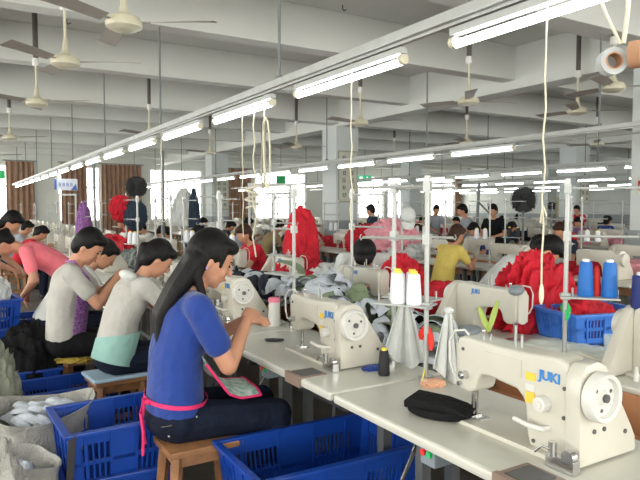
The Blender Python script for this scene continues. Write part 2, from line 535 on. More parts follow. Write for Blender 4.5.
fx = make_fixture()
tag(fx, '', 'tube light')
tubeY0 = 3.1  # centre of the tube nearest the black cap side
first = True
for ri, dx in enumerate(ROW_DX):
    X = 2.05 + dx
    rail = MB()
    rail.box((X, 11.3, RAIL_Z + 0.105), (0.09, 30.0, 0.05)).box((X, 11.3, RAIL_Z + 0.075), (0.03, 30.0, 0.02))
    ro = rail.build('lamp_rail', M['rail'], bevel=0.003)
    tag(ro, 'long grey steel rail carrying the lit tubes, %s from the camera' % rowname[ri].replace(' lamp rail', ''), 'lamp rail')
    y = 3.14 - 1.53 * 3
    i = 0
    phase = [0, -0.05, 0.3, -.2, 0.1, 0.4][ri]
    while y < 26:
        if y > 0.2 and not (ri > 0 and 0.2 * dx > y * 1.0):
            yy = y + phase
            seen = X * 0.857 - yy * 0.515 < 0.56 * (X * 0.515 + yy * 0.857)
            if seen and not (ri == 1 and 2.0 < yy < 5.0):
                nm = 'lit fluorescent tube light under the %s' % rowname[ri]
                if ri == 0 and i < 6:
                    nm = ['', '', 'large lit tube light at the top right of the view', 'lit tube light nearest the top centre, on the nearest rail',
                          'lit tube light with cords hanging below it', 'third lit tube light counted from the top right'][i]
                    nm = nm or 'tube light above'
                    o = dup(fx, (X, yy, RAIL_Z), 0, nm)
                else:
                    o = dup(fx, (X, yy, RAIL_Z), 0, nm, 'tube lights of the ' + rowname[ri])
                o['category'] = 'tube light'
        y += 1.53
        i += 1
    y = 1.05 + 0.37 * ri
    while y < 26:
        seen = X * 0.857 - y * 0.515 < 0.6 * (X * 0.515 + y * 0.857)
        if seen:
            o = MB().cyl((X, y, RAIL_Z + 0.13), (X, y, CZ), 0.011, seg=8).cyl((X, y, RAIL_Z + 0.12), (X, y, RAIL_Z + 0.16), 0.03, seg=10).build('hanging_rod', M['rod'])
            tag(o, 'thin grey rod hanging the %s from the ceiling' % rowname[ri], 'rod', 'hanging rods of the ' + rowname[ri])
        y += 2.93
for ch in list(fx.children): bpy.data.objects.remove(ch)
bpy.data.objects.remove(fx)
# cable conduit running beside the second rail
tag(MB().cyl((6.42, -1, RAIL_Z + 0.03), (6.42, 9.0, RAIL_Z + 0.03), 0.012, seg=8).build('conduit', M['rail']), 'thin cable conduit running beside the second lamp rail', 'conduit')


# ------------------------------------------------------------------ ceiling fans
def make_fan():
    r = empty('ceiling_fan')
    MB().cyl((0, 0, 0.1), (0, 0, 0.75), 0.014, seg=10).build('downrod', M['fan'], r)
    MB().cyl((0, 0, 0.55), (0, 0, CZ - 2.86), 0.032, seg=12).build('dark_rod_sleeve', M['rust'], r)
    MB().lathe([(0.0, 0.56), (0.04, 0.555), (0.045, 0.48), (0.03, 0.46), (0.0, 0.46)], 16).build('rod_coupling', M['white_pl'], r, smooth=True)
    MB().lathe([(0.0, 0.20), (0.022, 0.20), (0.028, 0.12), (0.045, 0.07), (0.06, 0.045), (0.115, 0.035), (0.135, 0.0), (0.13, -0.035), (0.08, -0.06), (0.05, -0.062), (0.0, -0.062)], 28).build('motor', M['fan'], r, smooth=True)
    for k in range(3):
        a = 2 * PI * k / 3
        m = MB()
        m.grid(lambda u, v: Matrix.Rotation(a, 3, 'Z') @ Vector((0.18 + 0.50 * u, (v - 0.5) * (0.10 + 0.05 * u) , 0.0 + (v - 0.5) * 0.03 + 0.01 * math.sin(u * 2))), 6, 3, 0.004)
        bl = m.build('fan_blade', M['blade'], r, smooth=True)
        MB().box((0.15, 0, 0.0), (0.1, 0.03, 0.006)).build('blade_bracket', M['blade'], bl)
        bl.children[0].rotation_euler = (0, 0, a)
    return r


fan0 = make_fan()
fans = [((1.13, 4.70), -31, 'ceiling fan largest in the view, at the top left', None), ((0.95, 6.2), -22, 'ceiling fan second from the camera at upper left', None),
        ((0.98, 8.75), -36, 'ceiling fan third from the camera at upper left', None), ((1.0, 13.3), -28, 'small distant ceiling fan at the left edge', None),
        ((5.7, 5.8), -12, 'ceiling fan seen between the two nearest long tubes', None), ((6.45, 4.3), -40, 'ceiling fan beside the hanging tape rolls at top right', None),
        ((7.6, 5.6), -31, 'ceiling fan below left of the one at top right', None), ((5.65, 8.15), -50, 'ceiling fan just right of the large grey pillar', None),
        ((6.6, 12.0), -20, 'distant ceiling fan left of the large pillar', None), ((9.2, 9.4), -31, 'distant ceiling fan under the second tube row', None),
        ((5.5, 14.4), -45, 'distant ceiling fan above the far left pillar', None), ((11.8, 8.2), -25, 'distant ceiling fan at right above the third row', None),
        ((3.2, 11.5), -31, 'distant ceiling fan over the aisle at left', None), ((10.5, 13.5), -10, 'distant ceiling fan deep in the hall centre', None),
        ((1.0, 18.0), -31, 'farthest ceiling fan of the left aisle', None)]
for i, ((x, y), a, lb, g) in enumerate(fans):
    if i == 0:
        fan0.location = (x, y, 2.86); fan0.rotation_euler = (0, 0, R(a)); tag(fan0, lb, 'ceiling fan')
    else:
        o = dup(fan0, (x, y, 2.86), R(a), lb)

# ceiling hooks left of the rail
for i, (x, y) in enumerate([(2.0, 6.0), (2.9, 5.3), (1.4, 9.0), (2.3, 8.9), (3.3, 8.3), (2.6, 6.7), (4.3, 6.6), (1.7, 12.0)]):
    o = MB().tube([(0, 0, 0), (0, 0, -0.05), (0.025, 0, -0.07), (0.05, 0, -0.05)], 0.008, 6).build('ceiling_hook', M['rust'])
    o.location = (x, y, CZ)
    tag(o, 'small dark hook in the ceiling above the nearest row', 'hook', 'ceiling hooks')


# ------------------------------------------------------------------ sewing tables
def make_table(detail=True, length=1.20, w=0.58):
    # front edge at x=0 facing -x, runs along y, centred
    r = empty('sewing_table')
    L = length
    MB().box((w / 2, 0, 0.7425), (w, L, 0.035)).build('tabletop', M['top'], r, bevel=0.012)
    for sx in (0.36, w - 0.06):
        for sy in (-1, 1):
            MB().box((sx, sy * (L / 2 - 0.12), 0.365), (0.045, 0.045, 0.72)).box((sx, sy * (L / 2 - 0.12), 0.01), (0.07, 0.07, 0.02)).build('table_leg', M['frame'], r)
    MB().box((w / 2 + 0.03, -L / 2 + 0.12, 0.12), (w - 0.22, 0.03, 0.04)).box((w / 2 + 0.03, L / 2 - 0.12, 0.12), (w - 0.22, 0.03, 0.04)).box((w - 0.1, 0, 0.14), (0.03, L - 0.24, 0.04)).build('crossbar', M['frame'], r)
    if detail:
        MB().cyl((0.33, -0.25, 0.60), (0.33, 0.0, 0.60), 0.075, seg=16).box((0.33, -0.12, 0.69), (0.1, 0.15, 0.06)).build('motor', M['hole'], r, smooth=True)
        bx = MB().box((0.10, 0.10, 0.685), (0.10, 0.07, 0.075)).build('switch_box', M['pad'], r, bevel=0.006)
        MB().cyl((0.05, 0.115, 0.69), (0.04, 0.115, 0.69), 0.011).build('red_button', M['spr'], bx)
        MB().cyl((0.05, 0.085, 0.69), (0.04, 0.085, 0.69), 0.011).build('green_button', M['green'], bx)
        MB().tube([(0.2, 0.3, 0.72), (0.16, 0.3, 0.60), (0.08, 0.28, 0.50), (0.06, 0.22, 0.46)], 0.008).ell((0.06, 0.2, 0.46), (0.02, 0.05, 0.035)).build('knee_lever', M['chrome'], r, smooth=True)
        MB().box((0.34, -0.05, 0.08), (0.2, 0.42, 0.02)).cyl((0.34, -0.05, 0.1), (0.34, -0.1, 0.55), 0.008).build('treadle', M['hole'], r)
        m = MB().box((0.003, 0.0, 0.7445), (0.02, 0.13, 0.046)).box((0.07, 0.0, 0.7615), (0.13, 0.13, 0.003))
        tp = m.build('edge_tape', M['tape'], r)
        tp.location = (-0.003, -0.30, 0)
        MB().box((0.07, 0.0, 0.7645), (0.10, 0.09, 0.004)).build('steel_slide_plate', M['hole'], tp)
    return r


def make_machine():
    """lockstitch head; operator at -x, needle at origin, bed runs to -y"""
    r = empty('sewing_machine')
    M_ = M['cream']
    MB().box((0.015, -0.185, 0.006), (0.178, 0.476, 0.014)).build('bed_plate', M_, r, bevel=0.003)
    out = [(0.050, 0.125), (0.055, 0.262), (0.045, 0.285), (0.02, 0.293), (-0.12, 0.288), (-0.25, 0.290), (-0.365, 0.298), (-0.392, 0.285), (-0.398, 0.25),
           (-0.398, 0.01), (-0.262, 0.01), (-0.252, 0.05), (-0.245, 0.125), (-0.235, 0.150), (-0.21, 0.170), (-0.10, 0.182), (-0.06, 0.178), (-0.045, 0.155), (-0.035, 0.120), (-0.01, 0.105), (0.03, 0.108)]
    body = MB().prism(out, 'x', -0.046, 0.052).build('arm_and_column', M_, r, bevel=0.012, smooth=40, bseg=3)
    MB().box((-0.047, -0.155, 0.235), (0.004, 0.15, 0.055)).build('arm_panel', M_, body, bevel=0.0015)
    MB().prism([(-0.035, 0.12), (-0.04, 0.26), (0.0, 0.285), (0.04, 0.26), (0.038, 0.12), (0.01, 0.108), (-0.01, 0.108)], 'y', 0.05, 0.062).build('face_plate', M_, r, bevel=0.003)
    MB().prism([(-0.055, 0.005), (-0.06, 0.20), (-0.055, 0.262), (-0.03, 0.293), (0.02, 0.298), (0.058, 0.280), (0.10, 0.215), (0.185, 0.085), (0.205, 0.05), (0.208, 0.005)], 'y', -0.395, -0.445).build('belt_cover', M_, r, bevel=0.008, smooth=40)
    wh = MB().lathe([(0.0, 0.012), (0.02, 0.012), (0.024, 0.006), (0.052, 0.004), (0.056, 0.018), (0.066, 0.020), (0.070, 0.012), (0.070, -0.012), (0.064, -0.018), (0.0, -0.018)], 36,
                    Matrix.Translation((0.002, -0.467, 0.205)) @ Matrix.Rotation(R(90), 4, 'X')).build('handwheel', M['white_pl'], r, smooth=35)
    mm = MB()
    for k in range(3):
        a = 2 * PI * k / 3 + 0.4
        mm.ell((0.002 + 0.037 * math.cos(a), -0.473, 0.205 + 0.037 * math.sin(a)), (0.006, 0.002, 0.006), u=10, v=6)
    mm.cyl((0.002, -0.478, 0.205), (0.002, -0.487, 0.205), 0.012)
    mm.build('wheel_screws', M['hole'], wh)
    MB().cyl((-0.045, -0.318, 0.155), (-0.075, -0.318, 0.155), 0.024, 0.022, seg=24).cyl((-0.075, -0.318, 0.155), (-0.080, -0.318, 0.155), 0.012, seg=16).build('stitch_dial', M['white_pl'], r, bevel=0.002, smooth=40)
    MB().tube([(-0.04, -0.335, 0.085), (-0.07, -0.33, 0.085), (-0.085, -0.29, 0.088), (-0.088, -0.24, 0.095)], 0.008).build('reverse_lever', M['white_pl'], r, smooth=True)
    MB().box((-0.0475, -0.255 - 0.01, 0.222), (0.002, 0.034, 0.024)).box((-0.0475, -0.265, 0.158), (0.002, 0.034, 0.034)).build('warning_sticker', M['sticker'], r)
    MB().box((-0.0475, -0.265, 0.189), (0.002, 0.034, 0.022)).build('instruction_sticker', M['white_pl'], r)
    text('logo_lettering', 'JUKI', 0.040, M['juki'], r, (-0.0485, -0.334, 0.236), (R(90), 0, R(-90)), bold=0.0011)
    text('logo_lettering', 'JUKI', 0.034, M['juki'], r, (0.0545, -0.235, 0.255), (R(90), 0, R(90)), bold=0.0012)
    MB().cyl((0, 0, 0.005), (0, 0, 0.12), 0.0035, seg=8).cyl((0, 0, 0.04), (0, 0, 0.12), 0.006, seg=8).build('needle_bar', M['chrome'], r)
    MB().cyl((0.008, 0.024, 0.02), (0.008, 0.024, 0.13), 0.006, seg=8).box((0.004, 0.012, 0.018), (0.03, 0.04, 0.006)).box((-0.012, 0.0, 0.016), (0.028, 0.008, 0.005)).box((-0.012, 0.014, 0.016), (0.028, 0.008, 0.005)).build('presser_foot', M['chrome'], r)
    MB().box((0.0, 0.0, 0.0145), (0.05, 0.08, 0.003)).build('throat_plate', M['chrome'], r)
    MB().cyl((-0.046, 0.005, 0.165), (-0.07, 0.005, 0.165), 0.014, seg=14).cyl((-0.07, 0.005, 0.165), (-0.078, 0.005, 0.165), 0.007, seg=10).cyl((-0.046, 0.03, 0.13), (-0.058, 0.03, 0.13), 0.008).build('tension_knob', M['chrome'], r, smooth=35)
    MB().tube([(-0.05, 0.035, 0.15), (-0.062, 0.05, 0.165), (-0.064, 0.065, 0.2), (-0.062, 0.07, 0.27), (-0.05, 0.06, 0.305), (-0.03, 0.03, 0.312), (-0.02, 0.02, 0.295)], 0.0042).build('take_up_guard', M['white_pl'], r, smooth=True)
    MB().cyl((0.0, -0.03, 0.285), (0.0, -0.03, 0.315), 0.006).ell((0, -0.03, 0.316), 0.008).cyl((0.0, -0.06, 0.285), (0, -0.06, 0.31), 0.0045).build('thread_guide_pin', M['chrome'], r)
    MB().cyl((0.0, -0.19, 0.285), (0, -0.19, 0.33), 0.004).cyl((0.0, -0.165, 0.285), (0, -0.165, 0.355), 0.004).build('thread_post', M['rail'], r)
    MB().box((-0.09, -0.415, 0.02), (0.03, 0.09, 0.035)).cyl((-0.10, -0.39, 0.035), (-0.10, -0.39, 0.075), 0.012).cyl((-0.085, -0.44, 0.045), (-0.105, -0.44, 0.045), 0.020).tube([(-0.1, -0.40, 0.05), (-0.12, -0.37, 0.06), (-0.12, -0.345, 0.035)], 0.004).build('bobbin_winder', M['chrome'], r, smooth=35)
    m = MB()
    for (y, z) in [(-0.385, 0.215), (-0.385, 0.13), (-0.28, 0.03), (0.02, 0.25)]:
        m.cyl((-0.046, y, z), (-0.0495, y, z), 0.006, seg=10)
    for (x, z) in [(0.005, 0.10), (0.05, 0.10), (0.15, 0.075)]:
        m.cyl((x, -0.445, z), (x, -0.4485, z), 0.007, seg=10)
    m.build('body_screws', M['hole'], r)
    return r


def make_machine_far():
    m = MB().box((0.015, -0.185, 0.006), (0.178, 0.476, 0.014))
    out = [(0.050, 0.115), (0.055, 0.27), (0.03, 0.293), (-0.36, 0.296), (-0.398, 0.27), (-0.398, 0.01), (-0.262, 0.01), (-0.245, 0.13), (-0.21, 0.17), (-0.06, 0.178), (-0.03, 0.108)]
    m.prism(out, 'x', -0.046, 0.052)
    m.prism([(-0.055, 0.005), (-0.06, 0.26), (-0.03, 0.293), (0.02, 0.298), (0.058, 0.280), (0.185, 0.085), (0.208, 0.005)], 'y', -0.395, -0.445)
    m.cyl((0, 0, 0.015), (0, 0, 0.12), 0.006, seg=6).cyl((0, -0.318, 0.155), (-0.078, -0.318, 0.155), 0.024, seg=12)
    m.cyl((0.002, -0.445, 0.205), (0.002, -0.485, 0.205), 0.066, seg=16)
    return m.build('sewing_machine', M['cream'], bevel=0.006, smooth=40)


TZ = 0.76
tab0 = make_table()
tabf = make_table(detail=False)
# one merged low table for far rows is still one table each: tops and legs stay its parts
PITCH = 1.22
N1 = 1.50  # needle Y of the nearest front machine
mach0 = make_machine()
machf = make_machine_far()
mach_lab = ['white lockstitch sewing machine at the lower right, nearest the camera', 'cream lockstitch sewing machine in front of the woman in blue',
            'sewing machine hidden partly behind the face of the woman in blue', 'sewing machine worked by the man with the purple apron']
for k in range(0, 5):
    y = N1 + PITCH * k
    o = dup(tab0, (1.26, y - 0.10, 0), 0, ['off-white sewing table top carrying the folded black cap', 'off-white sewing table beside the woman in blue',
            'off-white sewing table carrying the white bottle with a pink lid', 'sewing table in front of the man in the purple apron', 'sewing table of the nearest row beyond the man in the purple apron'][k])
    o['category'] = 'sewing table'
    if k < 4:
        o = dup(mach0, (1.53, y, TZ), 0, mach_lab[k]); o['category'] = 'sewing machine'
o = dup(tab0, (1.26, N1 - PITCH - 0.10, 0), 0, 'off-white sewing table at the bottom right corner, nearest the camera'); o['category'] = 'sewing table'
# back side of nearest row, operators facing the camera
for k in range(-1, 5):
    y = 2.28 + PITCH * k
    o = dup(tab0, (2.94, y + 0.10, 0), PI, ['sewing table at the right edge under the dark blue cone', 'sewing table carrying the blue crate and the ivory cloth', 'sewing table of the nearest row beyond the fabric heap, left of the blue crate table',
            'sewing table in front of the bowed black-haired worker', 'sewing table left of the bowed worker, beyond the heap', 'far sewing table of the nearest row, camera-facing side'][k + 1])
    o['category'] = 'sewing table'
    if k < 4:
        o = dup(mach0, (2.60, y + (0.12 if k < 0 else 0), TZ), PI, ['sewing machine at the right edge with sloping belt cover', 'sewing machine in front of the red cloth, needle towards the camera',
                'sewing machine behind the white thread cones', 'sewing machine in front of the bowed black-haired worker', 'sewing machine behind the left part of the fabric heap'][k + 1])
        o['category'] = 'sewing machine'


def in_view(x, y, margin=0.58):
    f = x * 0.515 + y * 0.857
    return f > 0.3 and abs(x * 0.857 - y * 0.515) < margin * f


ROWS = [('nearest', 1.26), ('second', 1.26 + 4.24), ('third', 1.26 + 9.0), ('fourth', 1.26 + 13.2), ('fifth', 1.26 + 17.3), ('farthest', 1.26 + 21.0)]
for ri, (rn, X0) in enumerate(ROWS):
    k0 = 5 if ri == 0 else 0
    for k in range(k0, 20):
        y = N1 + PITCH * k + 0.2 * (ri % 2)
        for side in (0, 1):
            x = X0 if side == 0 else X0 + 1.68
            if not in_view(x, y) or y > 25.5: continue
            if side == 1 and ri == 0: y += 0.98
            sd = 'camera side' if side == 0 else 'far side'
            o = dup(tabf, (x, y - 0.1, 0), PI * side, 'off-white sewing table on the %s of the %s row, further along' % (sd, rn) if ri == 0 else 'off-white sewing table on the %s of the %s row' % (sd, rn),
                    'tables on the %s of the %s row' % (sd, rn))
            o['category'] = 'sewing table'
            if ri > 3 and k % 2: continue
            if side == 1 and ri == 0: y -= 0.2
            xm = X0 + 0.27 if side == 0 else X0 + 1.68 - 0.34
            yy = y if side == 0 else y - 0.1
            o = dup(machf, (xm, yy, TZ), PI * side, 'cream sewing machine on the %s of the %s row%s' % (sd, rn, ', further along' if ri == 0 else ''), 'machines on the %s of the %s row' % (sd, rn))
            o['category'] = 'sewing machine'
for t in (tab0, tabf, mach0):
    for ch in list(t.children):
        for g in list(ch.children): bpy.data.objects.remove(g)
        bpy.data.objects.remove(ch)
    bpy.data.objects.remove(t)
bpy.data.objects.remove(machf)

# fabric trough between the two sides of each row
for ri, (rn, X0) in enumerate(ROWS):
    m = MB()
    y0 = 0.4 if ri == 0 else max(1.0, X0 * 0.05)
    y1 = 25.3
    yc, yl = (y0 + y1) / 2, y1 - y0
    m.box((X0 + 0.595, yc, 0.65), (0.018, yl, 0.17)).box((X0 + 1.085, yc, 0.65), (0.018, yl, 0.17)).box((X0 + 0.84, yc, 0.57), (0.47, yl, 0.015))
    o = m.build('fabric_trough', M['ply'])
    tag(o, 'long brown plywood trough along the middle of the %s table row' % rn, 'trough')


# ------------------------------------------------------------------ crates, stools
def crate(name, L, W, H, m, loc, rz, label, slots=True, group=None):
    b = MB()
    t = 0.012
    b.box((0, 0, t / 2), (L, W, t))
    def wallp(cx, cy, ln, ax):
        def put(u, z, du, dz, th=t):
            if ax == 'x': b.box((cx + u, cy, z), (du, th, dz))
            else: b.box((cx, cy + u, z), (th, du, dz))
        if not slots:
            put(0, H / 2, ln, H); return
        zb0, zb1 = H * 0.22, H * 0.80
        put(0, zb0 / 2, ln, zb0)
        put(0, (zb1 + H) / 2, ln, H - zb1)
        put(0, (zb0 + zb1) / 2, ln, 0.018)
        # solid centre panel, then bars around the slots
        put(0, (zb0 + zb1) / 2, ln * 0.26, zb1 - zb0)
        for s in (-1, 1):
            put(s * (ln / 2 - ln * 0.05), (zb0 + zb1) / 2, ln * 0.1, zb1 - zb0)
            a, e = ln * 0.13, ln / 2 - ln * 0.1
            nb = max(3, int((e - a) / 0.022))
            for i in range(nb + 1):
                put(s * (a + (e - a) * i / nb), (zb0 + zb1) / 2, 0.008, zb1 - zb0)
        for i in range(4):
            put(-ln * 0.36 + ln * 0.24 * i, H * 0.5, 0.012, H * 0.95, t + 0.012)
    wallp(0, -W / 2 + t / 2, L, 'x'); wallp(0, W / 2 - t / 2, L, 'x')
    wallp(-L / 2 + t / 2, 0, W - 2 * t, 'y'); wallp(L / 2 - t / 2, 0, W - 2 * t, 'y')
    for v in b.bm.verts:
        s = 0.88 + 0.12 * v.co.z / H
        v.co.x *= s; v.co.y *= s
    o = b.build(name, m, loc=loc, rz=rz)
    rm = MB()
    rw = 0.032
    for s in (-1, 1):
        rm.box((0, s * (W / 2 + 0.002), H - 0.008), (L + rw, rw, 0.018))
        rm.box((s * (L / 2 + 0.002), 0, H - 0.008), (rw, W + rw - 2 * rw, 0.018))
    rm.build('crate_rim', m, o, bevel=0.004)
    tag(o, label, 'crate', group)
    return o


crate('plastic_crate', 0.78, 0.47, 0.36, M['blue'], (1.36, 2.27, 0.10), R(-1), 'big empty blue slotted crate at the bottom centre under the table')
crate('plastic_crate', 0.70, 0.46, 0.30, M['blue'], (1.40, 2.27, 0.0), R(-2), 'lower blue crate nested under the big empty crate')
crate('plastic_crate', 0.48, 0.44, 0.30, M['blue'], (0.63, 2.98, 0.0), R(-2), 'lower blue crate of the stack beside the wooden stool')
crate('plastic_crate', 0.48, 0.44, 0.30, M['blue'], (0.63, 2.98, 0.22), R(2), 'upper blue crate stacked beside the woman in blue')
crate('plastic_crate', 0.60, 0.36, 0.36, M['blue'], (0.60, 4.22, 0.0), R(3), 'blue crate behind the sack, left of the padded stool')
crate('plastic_crate', 0.44, 0.36, 0.38, M['blue'], (0.40, 4.72, 0.0), R(0), 'blue crate holding the black bag')
crate('plastic_crate', 0.38, 0.40, 0.30, M['blue'], (0.60, 6.0, 0.0), R(4), 'lower blue crate behind the man with the purple apron')
crate('plastic_crate', 0.38, 0.40, 0.30, M['blue'], (0.60, 6.0, 0.23), R(-2), 'upper blue crate behind the man with the purple apron')
for i, lb in enumerate(['bottom blue crate of the stack at the left edge', 'middle blue crate of the stack at the left edge', 'top blue crate of the stack at the left edge']):
    crate('plastic_crate', 0.45, 0.42, 0.30, M['blue'], (0.22, 5.62, 0.23 * i), R(2 * i), lb)
crate('plastic_crate', 0.50, 0.36, 0.17, M['blue2'], (3.06, 2.14, TZ), R(-14), 'light blue crate of red cloth on the table')


def make_stool(label, loc, rz=0, cushion=None):
    r = empty('wooden_stool', loc, rz)
    MB().box((0, 0, 0.435), (0.34, 0.25, 0.03)).build('stool_seat', M['wood'], r, bevel=0.006)
    for sx in (-1, 1):
        for sy in (-1, 1):
            MB().cyl((sx * 0.16, sy * 0.115, 0.0), (sx * 0.125, sy * 0.085, 0.42), 0.024, 0.028, seg=4).build('stool_leg', M['wood'], r)
    MB().box((0, -0.1, 0.15), (0.29, 0.02, 0.035)).box((0, 0.1, 0.15), (0.29, 0.02, 0.035)).box((-0.148, 0, 0.2), (0.02, 0.2, 0.035)).box((0.148, 0, 0.2), (0.02, 0.2, 0.035)).build('stretcher', M['wood'], r)
    MB().box((0, 0, 0.395), (0.27, 0.19, 0.05)).build('apron_rail', M['wood'], r)
    tag(r, label, 'stool')
    return r


make_stool('wooden stool under the woman in the blue shirt', (0.93, 2.62, 0), R(0))
make_stool('wooden stool with the light blue seat pad', (0.86, 3.88, 0), R(5))
cu = MB().box((0, 0, 0), (0.37, 0.28, 0.022)).build('seat_pad', M['cushion'], bevel=0.009); cu.location = (0.86, 3.88, 0.461)
cu.rotation_euler = (0, 0, R(5))
tag(cu, 'thin light blue pad on the wooden stool', 'seat pad')
make_stool('wooden stool with the mustard cloth over it', (0.80, 4.68, 0), R(0))


# ------------------------------------------------------------------ people
def remesh(mb, name, m, voxel, smooth=4, parent=None, loc=None):
    me = mb.mesh(name + '_raw', m)
    t = bpy.data.objects.new(name + '_tmp', me)
    C.objects.link(t)
    md = t.modifiers.new('r', 'REMESH'); md.mode = 'VOXEL'; md.voxel_size = voxel; md.use_smooth_shade = True
    ms = t.modifiers.new('s', 'SMOOTH'); ms.factor = 0.5; ms.iterations = smooth
    bpy.context.view_layer.update()
    me2 = bpy.data.meshes.new_from_object(t.evaluated_get(bpy.context.evaluated_depsgraph_get()))
    bpy.data.objects.remove(t)
    if not me2.materials: me2.materials.append(m)
    for p in me2.polygons: p.use_smooth = True
    o = bpy.data.objects.new(name, me2)
    C.objects.link(o)
    if parent: o.parent = parent
    if loc: o.location = loc
    return o


def ik(a, b, l1, l2, pole):
    a, b = Vector(a), Vector(b)
    d = b - a
    L = min(d.length, (l1 + l2) * 0.995)
    dn = d.normalized()
    x = (l1 * l1 - l2 * l2 + L * L) / (2 * L)
    h = math.sqrt(max(0, l1 * l1 - x * x))
    p = Vector(pole)
    p = (p - dn * p.dot(dn)).normalized()
    return a + dn * x + p * h, a + dn * L


def hand(mb, w, d, nrm, s=1.0, curl=0.7, side=1):
    """palm, four fingers, thumb; w wrist, d pointing, nrm palm normal (palm side)"""
    d = d.normalized()
    nrm = (nrm - d * nrm.dot(d)).normalized()
    sd = d.cross(nrm) * side
    rot = Matrix((d, sd, nrm)).transposed()
    mb.ell(w + d * 0.045 * s, (0.05 * s, 0.038 * s, 0.016 * s), rot)
    ln = [0.040, 0.046, 0.043, 0.034]
    for i in range(4):
        base = w + d * 0.078 * s + sd * (0.026 - 0.0175 * i) * s
        a = curl * (0.6 + 0.1 * i)
        d1 = (d * math.cos(a) + nrm * math.sin(a)).normalized()
        p1 = base + d1 * ln[i] * s
        d2 = (d * math.cos(a * 2.1) + nrm * math.sin(a * 2.1)).normalized()
        p2 = p1 + d2 * ln[i] * 0.75 * s
        mb.cap(base, p1, 0.0088 * s, 0.0078 * s, 8)
        mb.cap(p1, p2, 0.0078 * s, 0.0066 * s, 8)
    b = w + d * 0.02 * s + sd * 0.03 * s
    p1 = b + (d * 0.7 + sd * 0.6 + nrm * 0.35).normalized() * 0.038 * s
    p2 = p1 + (d * 0.9 + sd * 0.05 + nrm * 0.5).normalized() * 0.030 * s
    mb.cap(b, p1, 0.012 * s, 0.0095 * s, 8)
    mb.cap(p1, p2, 0.0095 * s, 0.0078 * s, 8)


